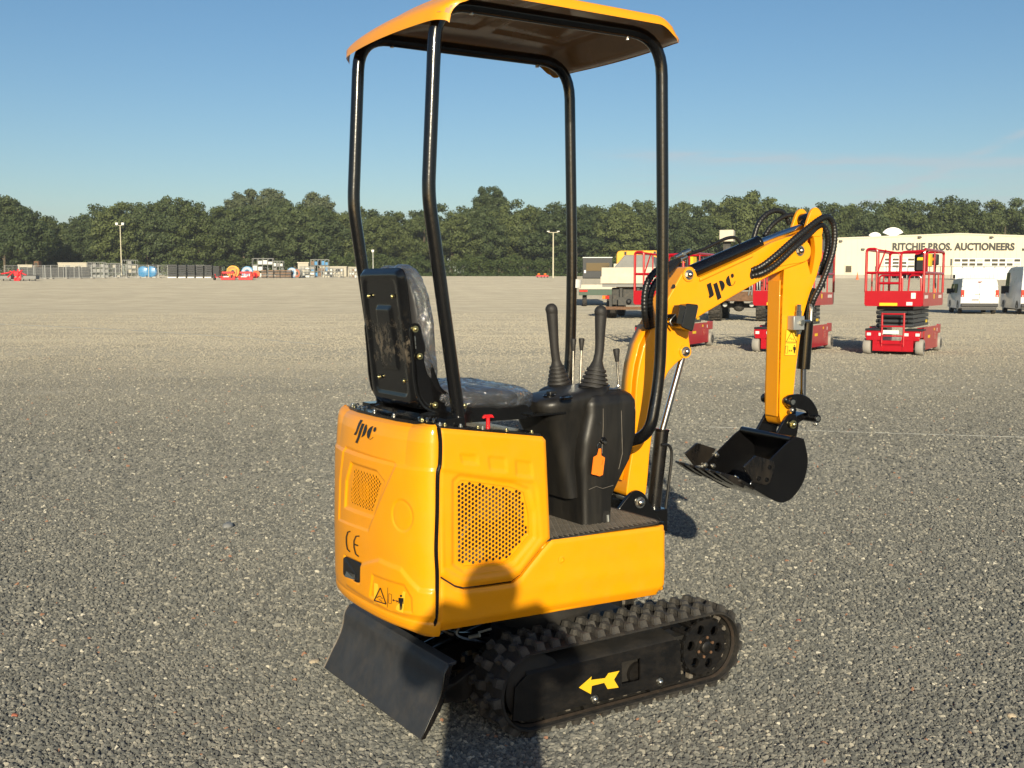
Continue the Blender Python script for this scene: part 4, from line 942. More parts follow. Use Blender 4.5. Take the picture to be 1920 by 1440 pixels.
# work lamp on the boom
lo=Vector(BF.un(1281,593,'y',-.11)); 
LM=Matrix.Translation(lo)@Matrix.Rotation(R_(14),4,'Y')@Matrix.Rotation(R_(-12),4,'Z')
mb=MB(); mb.prism(fil2([(-.012,-.044),(.034,-.05),(.034,.05),(-.012,.044)],.006,3),-.035,.035); mb.v=[tuple(LM@Vector(q)) for q in mb.v]; WL=mb.build('work_lamp','black_paint',BOOM,bevel=.003)
mb=MB()
for k in range(7): y=-.030+k*.010; mb.bx(-.032,-.012,y-.0018,y+.0018,-.034,.034,LM)
mb.build('cooling_fins','black_paint',WL)
mb=MB(); mb.bx(.0345,.037,-.030,.030,-.044,.044,LM); mb.build('lamp_lens','lens',WL)
mb=MB(); mb.tube([LM@Vector((-.02,.01,.0)),Vector((lo.x-.05,-.06,lo.z-.005)),Vector((lo.x-.05,-.05,lo.z))],.009,8); mb.tube(spline([LM@Vector((-.03,.0,.0)),LM@Vector((-.045,.0,-.03)),LM@Vector((-.03,.0,-.045)),Vector((lo.x-.045,-.055,lo.z-.02))],5),.0035,8); mb.build('lamp_bracket','black_paint',WL)
# bucket cylinder + valve block
e0=Vector(BF.un(1517,540,'y',0)); e1=Vector(BF.un(1506,692,'y',0)); e2=Vector(BF.un(1505,752,'y',0))
BC=MB().cyl(e0,e1,.0265,n=24).build('bucket_cylinder','black_gloss',EXC,mtx=BM,bevel=.002)
MB().cyl(e1,e2,.0125,n=18).build('piston_rod','chrome',BC)
v0=bxz([(1497,606)],-.075)[0]
mb=MB(); mb.bx(v0[0]-.030,v0[0]+.022,-.085,-.047,v0[1]-.026,v0[1]+.028); VB=mb.build('valve_block','galvanised',ARM,bevel=.002)
mb=MB()
for (px_,py_) in ((1498,571),(1497,627)):
    a=bxz([(px_,py_)],-.068)[0]; s_=1 if py_<600 else -1; mb.cyl((a[0],-.068,v0[1]+s_*.026),(a[0],-.068,a[1]),.009,n=6); mb.cyl((a[0],-.068,v0[1]+s_*.026),(a[0],-.068,(a[1]+v0[1]+s_*.026)/2),.012,n=6)
a=bxz([(1515,602)],-.068)[0]; mb.cyl((v0[0]+.02,-.068,a[1]),(a[0]+.012,-.068,a[1]),.007,n=8); b=bxz([(1521,570)],-.062)[0]; mb.tube([(a[0]+.012,-.068,a[1]),(a[0]+.014,-.066,a[1]+.02),(b[0],-.062,b[1])],.0075,8); mb.cyl((b[0]-.001,-.063,b[1]-.03),(b[0],-.062,b[1]),.0095,n=6)
mb.cyl((v0[0]+.004,-.085,v0[1]+.003),(v0[0]+.004,-.097,v0[1]+.003),.011,n=6); mb.build('fittings','zinc',VB)
# bucket
Z3=lambda p,y: bxz(zp(p,1220,640,4.5),y)
HW=.155
shell=[(p.x,p.z) for p in spline([Vector((a,0,b)) for a,b in ((.392,.668),(.442,.638),(.497,.609),(.548,.590),(.598,.605),(.648,.661),(.666,.732),(.655,.790),(.625,.822),(.590,.833))],5)]
inn_=[]; 
for i in range(len(shell)):
    a=shell[max(i-1,0)]; b=shell[min(i+1,len(shell)-1)]; d=Vector((b[0]-a[0],b[1]-a[1])).normalized(); inn_.append((shell[i][0]-d.y*.006,shell[i][1]+d.x*.006))
BK=MB().prism(shell+inn_[::-1],-HW,HW).build('bucket','black_gloss',EXC,mtx=BM,ang=30)
sp=[(p.x,p.z) for p in spline([Vector((a_,0,b_)) for a_,b_ in ((.392,.664),(.442,.636),(.497,.606),(.548,.587),(.600,.602),(.651,.659),(.670,.732),(.660,.789),(.648,.826))],5)]+[(.605,.838),(.560,.810),(.493,.758),(.43,.705)]
for y0,y1 in ((-HW-.006,-HW),(HW,HW+.006)): MB().prism(sp,y0,y1).build('side_plate','black_gloss',BK,bevel=.0015)
MB().cyl((.597,-HW,.826),(.597,HW,.826),.014,n=18).build('top_tube','black_gloss',BK)
for y0 in (-.068,.056): MB().prism(fil2([(.585,.825),(.610,.86),(.640,.905),(.665,.915),(.688,.905),(.70,.87),(.69,.82),(.66,.79)],.015,3),y0,y0+.012).build('bucket_ear','black_gloss',BK,bevel=.0015)
# cutting edge + teeth
MB().prism([(.350,.683),(.356,.692),(.42,.659),(.415,.646)],-HW-.006,HW+.006).build('cutting_edge','black_scuffed',BK,bevel=.001)
for i in range(5):
    y=-.135+i*.0675
    mb=MB(); mb.add([(.385,y-.020,.676),(.385,y+.020,.676),(.375,y+.020,.655),(.375,y-.020,.655),(.272,y-.014,.722),(.272,y+.014,.722),(.270,y+.014,.716),(.270,y-.014,.716),(.330,y-.020,.706),(.330,y+.020,.706),(.322,y+.020,.682),(.322,y-.020,.682)],
      [(0,1,9,8),(8,9,5,4),(3,11,10,2),(11,7,6,10),(4,5,6,7),(0,8,11,3),(8,4,7,11),(1,2,10,9),(9,10,6,5),(0,3,2,1)])
    mb.build('tooth','black_scuffed',BK,bevel=.0015)
for (pp,y) in (([(285,945),(390,855),(545,905),(520,960),(460,1040),(365,1050)],HW+.010),([(780,1060),(880,965),(1030,1008),(1042,1050),(1000,1190),(965,1212),(860,1188)],-HW-.012)):
    cu=fil2(Z3(pp,y),.006,3); sc_=MB().prism(cu,y-.005,y+.005).build('side_cutter','black_scuffed',BK,bevel=.0015)
    for q in ([(543,955),(450,1040),(515,1048)] if y>0 else [(995,1060),(905,1155),(970,1165)]):
        a=Z3([q],y)[0]; 
        if y>0: bolt(sc_,(a[0],HW-.001,a[1]),(0,-1,0),.007,.012,'zinc',name='cutter_bolt')
        else: MB().lathe([(0,.009),(.004,.009),(.004,.006),(.001,.005)],(a[0],y-.005,a[1]),(0,-1,0),16).build('cutter_bolt','black_paint',sc_)
a=Z3([(722,1160)],-.10)[0]; bolt(BK,(a[0],-.10,a[1]),(-.5,0,1),.007,.012,'zinc',name='edge_bolt')
# linkage
lk=spl2(Z3([(1130,505),(1150,460),(1200,446),(1260,446),(1330,475),(1385,545),(1408,612),(1385,655),(1345,640),(1310,590),(1260,572),(1215,560),(1160,560)],-.066),3)
for y0,y1 in ((-.072,-.060),(.060,.072)): LK=MB().prism(lk,y0,y1).build('linkage','black_gloss',EXC,bevel=.002,mtx=BM)
p1=Z3([(1190,512)],-.08)[0]; p2=Z3([(1400,652)],-.08)[0]; p3=Z3([(1200,700)],-.075)[0]
mb=MB(); mb.cyl((p1[0],-.088,p1[1]),(p1[0],.088,p1[1]),.019,n=20); mb.cyl((p2[0],-.088,p2[1]),(p2[0],.088,p2[1]),.016,n=20); mb.cyl((p3[0],-.075,p3[1]),(p3[0],.075,p3[1]),.015,n=18)
mb.prism(fil2([(p2[0]-.012,p2[1]+.02),(p2[0]+.015,p2[1]+.01),(.705,.855),(.665,.85),(.66,.88)],.008,3),-.03,.03); mb.build('linkage_pins','black_gloss',LK,bevel=.0015)
for p_ in (p1,p2): MB().cyl((p_[0],-.088,p_[1]),(p_[0],-.0895,p_[1]),.010,n=16).build('pin_end','zinc',LK)
bolt(LK,(p3[0],-.075,p3[1]),(0,-1,0),.011,.013,'yellow_zinc',name='pin_bolt')
for p_,d_ in ((p1,(-.005,-.03)),(p2,(-.012,-.02))): bolt(LK,(p_[0]+d_[0],-.088,p_[1]+d_[1]),(0,-1,0),.006,.008,'zinc',name='lock_bolt')
# ================================================================ SETTING: ground
def gmat():
    m=bpy.data.materials.new('gravel_ground'); m.use_nodes=True; nt=m.node_tree; n=nt.nodes; l=nt.links; b=n['Principled BSDF']
    tc=n.new('ShaderNodeTexCoord'); geo=n.new('ShaderNodeNewGeometry'); P=geo.outputs['Position']
    def M(op,a,b_=None,c=None,clamp=False):
        q=n.new('ShaderNodeMath'); q.operation=op; q.use_clamp=clamp
        for i,x in enumerate((a,b_,c)):
            if x is None: continue
            if isinstance(x,(int,float)): q.inputs[i].default_value=x
            else: l.new(x,q.inputs[i])
        return q.outputs[0]
    def noise(sc,det=5,vec=P,rough=.55,scale3=None):
        if scale3:
            mp=n.new('ShaderNodeMapping'); mp.inputs['Scale'].default_value=scale3; l.new(vec,mp.inputs[0]); vec=mp.outputs[0]
        q=n.new('ShaderNodeTexNoise'); q.inputs['Scale'].default_value=sc; q.inputs['Detail'].default_value=det; q.inputs['Roughness'].default_value=rough; l.new(vec,q.inputs['Vector']); return q.outputs[0]
    def vor(sc,feat='F1'):
        q=n.new('ShaderNodeTexVoronoi'); q.inputs['Scale'].default_value=sc; q.feature=feat; l.new(P,q.inputs['Vector']); return q
    def ramp(fac,stops,interp='LINEAR'):
        q=n.new('ShaderNodeValToRGB'); q.color_ramp.interpolation=interp; e=q.color_ramp.elements
        while len(e)<len(stops): e.new(.5)
        for i,(p_,c_) in enumerate(stops): e[i].position=p_; e[i].color=(*c_,1)
        l.new(fac,q.inputs[0]); return q.outputs[0]
    def mix(f,a,b_,mode='MIX'):
        q=n.new('ShaderNodeMixRGB'); q.blend_type=mode
        for i,x in enumerate((f,a,b_)):
            if isinstance(x,(int,float)): q.inputs[i].default_value=x
            elif isinstance(x,tuple): q.inputs[i].default_value=(*x,1)
            else: l.new(x,q.inputs[i])
        return q.outputs[0]
    sep=n.new('ShaderNodeSeparateXYZ'); l.new(P,sep.inputs[0]); Y=sep.outputs[1]
    v1=vor(95); v2=vor(34); v3=vor(9)
    sx=n.new('ShaderNodeSeparateXYZ'); l.new(v1.outputs['Color'],sx.inputs[0])
    stones=ramp(sx.outputs[0],GR)
    sx2=n.new('ShaderNodeSeparateXYZ'); l.new(v2.outputs['Color'],sx2.inputs[0]); st2=ramp(sx2.outputs[1],GR)
    near=mix(.25,stones,st2)
    fine=mix(M('MULTIPLY',noise(3.2,7),.55),near,(.22,.21,.175))        # patches of finer, dustier grit
    # dusty worked surface further out (paler and sandier; low-sun brightness also painted in)
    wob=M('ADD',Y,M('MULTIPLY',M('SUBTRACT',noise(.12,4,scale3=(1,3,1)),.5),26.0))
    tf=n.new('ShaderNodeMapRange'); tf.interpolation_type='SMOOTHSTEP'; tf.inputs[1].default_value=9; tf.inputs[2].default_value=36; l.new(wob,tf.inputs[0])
    sunlit_sand=mix(M('MULTIPLY',noise(1.4,8,rough=.7),.9),(.40,.355,.27),(.50,.445,.34))
    sunlit_sand=mix(.30,sunlit_sand,st2); spk=n.new('ShaderNodeMapRange'); spk.inputs[1].default_value=.36; spk.inputs[2].default_value=.64; spk.inputs[3].default_value=.80; spk.inputs[4].default_value=1.14; l.new(noise(16,8,rough=.8,scale3=(.6,1,1)),spk.inputs[0]); sunlit_sand=mix(1.0,sunlit_sand,spk.outputs[0],'MULTIPLY')
    col=mix(M('MULTIPLY',tf.outputs[0],.80),fine,sunlit_sand)
    # tyre-compacted bands running across the yard
    bd=noise(1.0,4,scale3=(.02,.55,1)); bdr=n.new('ShaderNodeMapRange'); bdr.inputs[1].default_value=.38; bdr.inputs[2].default_value=.62; bdr.inputs[3].default_value=.93; bdr.inputs[4].default_value=1.05; l.new(bd,bdr.inputs[0])
    col=mix(1.0,col,bdr.outputs[0],'MULTIPLY')
    big=n.new('ShaderNodeMapRange'); big.inputs[1].default_value=.35; big.inputs[2].default_value=.65; big.inputs[3].default_value=.88; big.inputs[4].default_value=1.1; l.new(noise(.5,5),big.inputs[0])
    col=mix(1.0,col,big.outputs[0],'MULTIPLY')
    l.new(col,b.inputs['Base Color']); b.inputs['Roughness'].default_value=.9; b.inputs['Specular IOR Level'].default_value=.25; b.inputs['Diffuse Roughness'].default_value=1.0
    h=M('ADD',M('MULTIPLY',v1.outputs['Distance'],-.006*1),M('MULTIPLY',v2.outputs['Distance'],-.010)); h=M('ADD',h,M('MULTIPLY',noise(25,6),.012)); h=M('ADD',h,M('MULTIPLY',v3.outputs['Distance'],-.010))
    bp=n.new('ShaderNodeBump'); bp.inputs['Strength'].default_value=.9; bp.inputs['Distance'].default_value=1.0; l.new(h,bp.inputs['Height']); l.new(bp.outputs[0],b.inputs['Normal'])
    return m
GR=[(0,(.08,.082,.078)),(.30,(.13,.13,.118)),(.55,(.18,.176,.155)),(.80,(.24,.23,.20)),(.90,(.36,.34,.28)),(.97,(.50,.46,.38)),(1.0,(.60,.56,.48))]
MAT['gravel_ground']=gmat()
ys=[-60,-20,-5,0,5,10,20,40,58]+list(np.arange(62,340,4))+[400,600,1000]; xs=[-700,-300,-120,-60,-30,-10,0,10,30,60,120,300,700]
mb=MB(); 
for x in xs:
    for y in ys: mb.v.append((x,y,gz(y)))
for i in range(len(xs)-1):
    for j in range(len(ys)-1): mb.f.append((i*len(ys)+j,(i+1)*len(ys)+j,(i+1)*len(ys)+j+1,i*len(ys)+j+1))
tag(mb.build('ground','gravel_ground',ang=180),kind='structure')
# ---------------------------------------------------------------- loose gravel near the viewer (real stones)
def stone_mat():
    m=bpy.data.materials.new('gravel_stone'); m.use_nodes=True; nt=m.node_tree; n=nt.nodes; l=nt.links; b=n['Principled BSDF']
    oi=n.new('ShaderNodeObjectInfo'); r=n.new('ShaderNodeValToRGB'); r.color_ramp.interpolation='CONSTANT'; e=r.color_ramp.elements
    st=[(0,(.085,.087,.082)),(.20,(.115,.117,.108)),(.42,(.145,.145,.130)),(.62,(.18,.177,.156)),(.80,(.225,.217,.188)),(.92,(.29,.275,.23)),(.97,(.38,.355,.29)),(.991,(.52,.49,.41)),(.996,(.30,.16,.10))]
    while len(e)<len(st): e.new(.5)
    for i,(p_,c_) in enumerate(st): e[i].position=p_; e[i].color=(*c_,1)
    l.new(oi.outputs['Random'],r.inputs[0]); nz=n.new('ShaderNodeTexNoise'); nz.inputs['Scale'].default_value=150; geo=n.new('ShaderNodeNewGeometry'); l.new(geo.outputs['Position'],nz.inputs['Vector'])
    mr=n.new('ShaderNodeMapRange'); mr.inputs[3].default_value=.75; mr.inputs[4].default_value=1.25; l.new(nz.outputs[0],mr.inputs[0]); mx=n.new('ShaderNodeMixRGB'); mx.blend_type='MULTIPLY'; mx.inputs[0].default_value=1; l.new(r.outputs[0],mx.inputs[1]); l.new(mr.outputs[0],mx.inputs[2])
    sp=n.new('ShaderNodeSeparateXYZ'); l.new(geo.outputs['Position'],sp.inputs[0]); tf=n.new('ShaderNodeMapRange'); tf.interpolation_type='SMOOTHSTEP'; tf.inputs[1].default_value=7; tf.inputs[2].default_value=30; tf.inputs[4].default_value=.8; l.new(sp.outputs[1],tf.inputs[0]); m4=n.new('ShaderNodeMixRGB'); l.new(tf.outputs[0],m4.inputs[0]); l.new(mx.outputs[0],m4.inputs[1]); m4.inputs[2].default_value=(.43,.385,.295,1); l.new(m4.outputs[0],b.inputs['Base Color']); b.inputs['Diffuse Roughness'].default_value=1.0  # far stones blend to the same sand colour, low-sun brightness included
    b.inputs['Roughness'].default_value=.75; return m
SM=stone_mat(); MAT['gravel_stone']=SM
def scatter(name,poly,dens,rad,smin,smax,seed):
    me=bpy.data.meshes.new(name); me.from_pydata(poly,[],[tuple(range(len(poly)))]); o=bpy.data.objects.new(name,me); COL.objects.link(o)
    g=bpy.data.node_groups.new(name,'GeometryNodeTree'); g.interface.new_socket('Geometry',in_out='INPUT',socket_type='NodeSocketGeometry'); g.interface.new_socket('Geometry',in_out='OUTPUT',socket_type='NodeSocketGeometry')
    n=g.nodes; l=g.links; gi=n.new('NodeGroupInput'); go=n.new('NodeGroupOutput')
    dp=n.new('GeometryNodeDistributePointsOnFaces'); dp.inputs['Density'].default_value=dens; dp.inputs['Seed'].default_value=seed
    ico=n.new('GeometryNodeMeshIcoSphere'); ico.inputs['Radius'].default_value=rad; ico.inputs['Subdivisions'].default_value=2
    sp=n.new('GeometryNodeSetPosition'); nz=n.new('ShaderNodeTexNoise'); nz.inputs['Scale'].default_value=.9/rad; 
    vm=n.new('ShaderNodeVectorMath'); vm.operation='SUBTRACT'; vm.inputs[1].default_value=(.5,.5,.5); l.new(nz.outputs['Color'],vm.inputs[0]); vs=n.new('ShaderNodeVectorMath'); vs.operation='SCALE'; vs.inputs['Scale'].default_value=rad*1.5; l.new(vm.outputs[0],vs.inputs[0]); l.new(vs.outputs[0],sp.inputs['Offset']); l.new(ico.outputs['Mesh'],sp.inputs['Geometry'])
    sm=n.new('GeometryNodeSetMaterial'); sm.inputs['Material'].default_value=SM; l.new(sp.outputs[0],sm.inputs['Geometry'])
    ip=n.new('GeometryNodeInstanceOnPoints'); l.new(dp.outputs['Points'],ip.inputs['Points']); l.new(sm.outputs[0],ip.inputs['Instance'])
    rv=n.new('FunctionNodeRandomValue'); rv.data_type='FLOAT_VECTOR'; rv.inputs[0].default_value=(0,0,0); rv.inputs[1].default_value=(1.2,1.2,6.283); rv.inputs['Seed'].default_value=seed+1
    rot=rv.outputs['Value']; l.new(rot,ip.inputs['Rotation'])
    r2=n.new('FunctionNodeRandomValue'); r2.data_type='FLOAT_VECTOR'; r2.inputs[0].default_value=(.75,.6,.50); r2.inputs[1].default_value=(1.35,1.05,.95); r2.inputs['Seed'].default_value=seed+2
    r3=n.new('FunctionNodeRandomValue'); r3.data_type='FLOAT'; r3.inputs[2].default_value=0; r3.inputs[3].default_value=1; r3.inputs['Seed'].default_value=seed+3
    pw=n.new('ShaderNodeMath'); pw.operation='POWER'; l.new(r3.outputs[1],pw.inputs[0]); pw.inputs[1].default_value=2.6
    mr=n.new('ShaderNodeMapRange'); mr.inputs[3].default_value=smin; mr.inputs[4].default_value=smax; l.new(pw.outputs[0],mr.inputs[0])
    ms=n.new('ShaderNodeVectorMath'); ms.operation='SCALE'; l.new(r2.outputs[0],ms.inputs[0]); l.new(mr.outputs[0],ms.inputs['Scale']); l.new(ms.outputs[0],ip.inputs['Scale'])
    l.new(gi.outputs[0],dp.inputs['Mesh']); l.new(ip.outputs[0],go.inputs[0])
    md=o.modifiers.new('scatter','NODES'); md.node_group=g; o['kind']='stuff'; return o
k=.52
scatter('loose_gravel',[(-k*2.5-.3,2.5,.001),(k*2.5+.3,2.5,.001),(k*4.3+.2,4.3,.001),(-k*4.3-.2,4.3,.001)],26000,.0046,.5,2.4,1)
scatter('loose_gravel',[(-k*4.3-.2,4.3,.001),(k*4.3+.2,4.3,.001),(k*7.5+.2,7.5,.001),(-k*7.5-.2,7.5,.001)],11000,.0055,.5,2.2,11)
for y0,y1,dn,rd,sd_ in ((7.5,14,1300,.0085,21),(14,22,330,.011,31),(22,32,110,.013,41),(32,45,45,.015,51),(45,62,18,.017,61)):
    scatter('loose_gravel',[(-k*y0-.2,y0,.001),(k*y0+.2,y0,.001),(k*y1,y1,.001),(-k*y1,y1,.001)],dn,rd,.5,2.0,sd_)
def stone(px,py,r,m,label,seed):
    random.seed(seed); p=gpos(px,py); mb=MB().sph((0,0,0),r,12,(1.25,.9,.62)); mb.v=[tuple(Vector(q)*(1+.28*mnoise.noise(Vector(q)/r*.9+Vector((seed,0,0))))) for q in mb.v]
    o=mb.build('stone',m,ang=40); o.location=(p.x,p.y,r*.35); o.rotation_euler=(0,0,seed); tag(o,label,'stone')
stone(590,1284,.020,'stone_pale','pale tan stone lying left of the dozer blade tip',1)
stone(105,1238,.012,'stone_pale','small pale stone on the gravel far left of the excavator',2)
stone(28,1373,.012,'stone_red','orange-red pebble at the lower left edge of the gravel',3)
stone(1268,1326,.016,'stone_pale','pale rounded stone just in front of the right track',4)
stone(1893,1386,.015,'stone_pale','pale stone in the lower right corner of the gravel',5)
stone(1353,1413,.010,'stone_pale','tan flat pebble below the right track near the bottom edge',6)
stone(1498,1166,.010,'stone_red','reddish pebble on the gravel right of the track',7)
stone(427,992,.035,'tarp_grey','flat dark grey stone slab on gravel left of the yellow hood',8)

# ================================================================ TREES
def leafmat(name,c1,c2):
    m=bpy.data.materials.new(name); m.use_nodes=True; nt=m.node_tree; n=nt.nodes; l=nt.links; b=n['Principled BSDF']; o=n['Material Output']
    geo=n.new('ShaderNodeNewGeometry'); oi=n.new('ShaderNodeObjectInfo'); nz=n.new('ShaderNodeTexNoise'); nz.inputs['Scale'].default_value=.35; nz.inputs['Detail'].default_value=3; l.new(geo.outputs['Position'],nz.inputs['Vector'])
    rd=n.new('ShaderNodeMath'); rd.operation='MULTIPLY_ADD'; l.new(geo.outputs['Random Per Island'],rd.inputs[0]); rd.inputs[1].default_value=.22; ad=n.new('ShaderNodeMath'); ad.operation='MULTIPLY_ADD'; l.new(oi.outputs['Random'],ad.inputs[0]); ad.inputs[1].default_value=.5; ad.inputs[2].default_value=-.22; l.new(ad.outputs[0],rd.inputs[2])
    a2=n.new('ShaderNodeMath'); a2.operation='MULTIPLY_ADD'; l.new(nz.outputs[0],a2.inputs[0]); a2.inputs[1].default_value=.8; l.new(rd.outputs[0],a2.inputs[2]); a2.use_clamp=True
    a3=n.new('ShaderNodeMath'); a3.operation='SUBTRACT'; l.new(a2.outputs[0],a3.inputs[0]); a3.inputs[1].default_value=.1; a3.use_clamp=True
    mx=n.new('ShaderNodeMixRGB'); mx.inputs[1].default_value=(*c1,1); mx.inputs[2].default_value=(*c2,1); l.new(a3.outputs[0],mx.inputs[0]); l.new(mx.outputs[0],b.inputs['Base Color']); b.inputs['Roughness'].default_value=.55; b.inputs['Specular IOR Level'].default_value=.3
    tr=n.new('ShaderNodeBsdfTranslucent'); l.new(mx.outputs[0],tr.inputs[0]); ms=n.new('ShaderNodeMixShader'); ms.inputs[0].default_value=.38; l.new(b.outputs[0],ms.inputs[1]); l.new(tr.outputs[0],ms.inputs[2]); l.new(ms.outputs[0],o.inputs[0]); MAT[name]=m
leafmat('leaf_mid',(.082,.110,.036),(.175,.21,.075)); leafmat('leaf_dark',(.062,.092,.036),(.135,.17,.068)); leafmat('leaf_pale',(.10,.125,.06),(.20,.23,.125)); leafmat('leaf_shrub',(.05,.08,.025),(.13,.17,.05))
rng=np.random.default_rng(5)
def leaf_cloud(cen,rad,n,q,squash=1.):
    """n leaf quads near the outer shell of a clump"""
    d=rng.normal(size=(n,3)); d/=np.linalg.norm(d,axis=1)[:,None]; r=rad*(.45+.85*rng.random(n)); c=np.array(cen)+d*r[:,None]*np.array([1,1,squash])
    nr=d+rng.normal(size=(n,3))*.38; nr/=np.linalg.norm(nr,axis=1)[:,None]; t=np.cross(nr,rng.normal(size=(n,3))); t/=np.linalg.norm(t,axis=1)[:,None]; b=np.cross(nr,t); s=q*(.6+.8*rng.random(n))[:,None]
    return np.stack([c-t*s*.5-b*s*.32,c+t*s*.5-b*s*.32,c+t*s*.5+b*s*.32,c-t*s*.5+b*s*.32],1).reshape(-1,3)
def crown(h,base,w,kind='round',nb=34,nq=190,q=.42):
    out=[]; cz=(h+base)/2; hz=(h-base)/2
    nb=int(nb*1.8)
    for i in range(nb):
        for _ in range(60):
            u=rng.uniform(-1,1,3)
            if np.dot(u,u)<1 and np.dot(u,u)>.12: break
        prof=1.0
        if kind=='tall': prof=.75+.25*(1-abs(u[2]))
        if kind=='round' and u[2]<0: prof=1.1
        c=(u[0]*w*prof,u[1]*w*prof*.8,cz+u[2]*hz); rr=rng.uniform(.12,.21)*w*(1.15 if abs(u[2])<.6 else .85); rr=max(rr,.8)
        out.append(leaf_cloud(c,rr,int(nq*(rr/1.5)**1.3),q,.8))
    return np.concatenate(out)
def trunk(mb,h,r,w,rs):
    pts=[Vector((0,0,-.1)),Vector((rs.uniform(-.15,.15),0,h*.3)),Vector((rs.uniform(-.3,.3),0,h*.6)),Vector((rs.uniform(-.4,.4),0,h*.9))]
    S=spline(pts,4); mb.tube(S,[r*(1-.8*i/len(S)) for i in range(len(S))],8)
    for k in range(6):
        i=3+k; p=S[min(i,len(S)-2)]; a=rs.uniform(0,6.28); d=Vector((math.cos(a)*w*.55,math.sin(a)*w*.4,h*.25)); mb.tube(spline([p,p+d*.5+Vector((0,0,.2)),p+d],3),[r*.42*(1-.75*j/6) for j in range(7)],6)
def mesh_np(name,V,m):
    n=len(V)//4; me=bpy.data.meshes.new(name); me.vertices.add(len(V)); me.vertices.foreach_set('co',V.astype(np.float32).ravel()); me.loops.add(n*4); me.loops.foreach_set('vertex_index',np.arange(n*4,dtype=np.int32)); me.polygons.add(n); me.polygons.foreach_set('loop_start',np.arange(0,n*4,4,dtype=np.int32)); me.update(calc_edges=True); me.materials.append(MAT[m]); return me
rs=random.Random(4)
KINDS_={}
def make_kind(key,h,base,w,kind,m,nb,nq,q,tr=.28):
    cm=mesh_np('crown',crown(h,base,w,kind,nb,nq,q),m); mb=MB(); trunk(mb,h*.85,tr,w,rs); t=mb.build('trunk','bark',None,ang=60); tm=t.data; bpy.data.objects.remove(t); KINDS_[key]=(cm,tm,h)
make_kind('a',13,1.9,5.4,'round','leaf_mid',60,300,.30); make_kind('b',12.5,1.6,5.0,'round','leaf_mid',54,300,.30); make_kind('c',13.5,2.2,5.8,'round','leaf_dark',62,300,.31)
make_kind('d',12,1.5,4.6,'round','leaf_dark',52,300,.30); make_kind('p',18,5,5.2,'round','leaf_pale',120,330,.30,.3); make_kind('t',19,5,4.8,'round','leaf_dark',120,330,.30,.3)
make_kind('s',3.0,.1,1.7,'round','leaf_shrub',14,60,.24,.05); make_kind('u',4.6,.2,2.4,'round','leaf_shrub',18,90,.26,.07)
_used={}
def tree(key,px,Y,ytop=None,label=None,group=None,name='broadleaf_tree',cat='tree',sx=1.,dz=0):
    cm,tm,h=KINDS_[key]; p=at(px,Y); o=empty(name,p,rs.uniform(0,6.28)); s=1.
    if ytop is not None: H_=(540-ytop)/FP*Y+CAMZ-p.z; s=H_/h*(.99 if key in 'pt' else 1.01)
    o.scale=(s*sx,s*sx,s); c=bpy.data.objects.new('crown',cm); COL.objects.link(c); c.parent=o
    t=bpy.data.objects.new('trunk',tm); COL.objects.link(t); t.parent=o; tag(o,label,cat,group); return o
G1='broadleaf trees along the far edge of the yard'
prof=[(0,372),(45,385),(75,405),(120,412),(165,415),(200,392),(245,384),(290,378),(330,378),(370,386),(410,392),(450,392),(500,388),(545,385),(590,390),(640,395),(690,398),(740,402),(790,400),(835,388),(880,392),(925,385),(970,388),(1015,394),(1060,386),(1100,392),(1150,384),(1200,382),(1250,392),(1300,388),(1350,376),(1400,366),(1445,378),(1490,398),(1540,384),(1590,384),(1640,388),(1690,378),(1740,378),(1790,386),(1840,380),(1890,384),(1935,385)]
pf=lambda x: float(np.interp(x,[a for a,_ in prof],[b for _,b in prof]))
x=-60; i=0
LFR='broad green tree in the front row of the far tree line'; LBK='green tree rising in the back row of the far tree line'
while x<2000:
    k=rs.choice('abcdabd'); yt=pf(x)+rs.uniform(2,14)
    if 1540<x: yt=pf(x)+rs.uniform(4,14)
    tree(k,x,219+rs.uniform(-4,6),yt,LFR,G1,sx=rs.uniform(.95,1.15)); x+=rs.uniform(38,56); i+=1
x=-40
while x<2000:
    k=rs.choice('cabc'); tree(k,x,236+rs.uniform(-4,6),pf(x)+rs.uniform(-3,8),LBK,'trees in the back row of the far tree line',sx=rs.uniform(1.0,1.2)); x+=rs.uniform(36,52)
tree('p',462,246,359,'tall pale green tree rising above the row, left of its twin',None); tree('p',512,246,357,'tall pale green tree rising above the row, beside the left seat post',None)
tree('p',597,244,364,'lone taller pale green tree between the tall pair and the rear posts',None); tree('t',921,240,349,'tallest dark green tree, dome-topped, between the canopy posts',None,sx=.85)
tree('t',10,205,368,'large dark tree at the left edge of the picture',None,sx=1.2); tree('c',52,200,398,'spreading dark tree second from the left edge of the picture',None,sx=1.1)
x=-20
while x<2000:
    tree(rs.choice('ssu') if x>620 else 's',x,rs.uniform(207,214),None,'low green bush at the foot of the far trees','bushes along the foot of the tree line','bush','bush',sx=rs.uniform(.9,1.4)); x+=rs.uniform(12,26) if x>620 else rs.uniform(30,70)
# dense undergrowth behind the trunks
V=[]
for i in range(520):
    px=rs.uniform(-150,2080); Y=rs.uniform(232,262); p=at(px,Y); V.append(leaf_cloud((p.x,p.y,p.z+rs.uniform(.5,8.5)),rs.uniform(1.6,2.6),150,.5))
uo=bpy.data.objects.new('undergrowth',mesh_np('undergrowth',np.concatenate(V),'leaf_dark')); COL.objects.link(uo); tag(uo,kind='stuff')
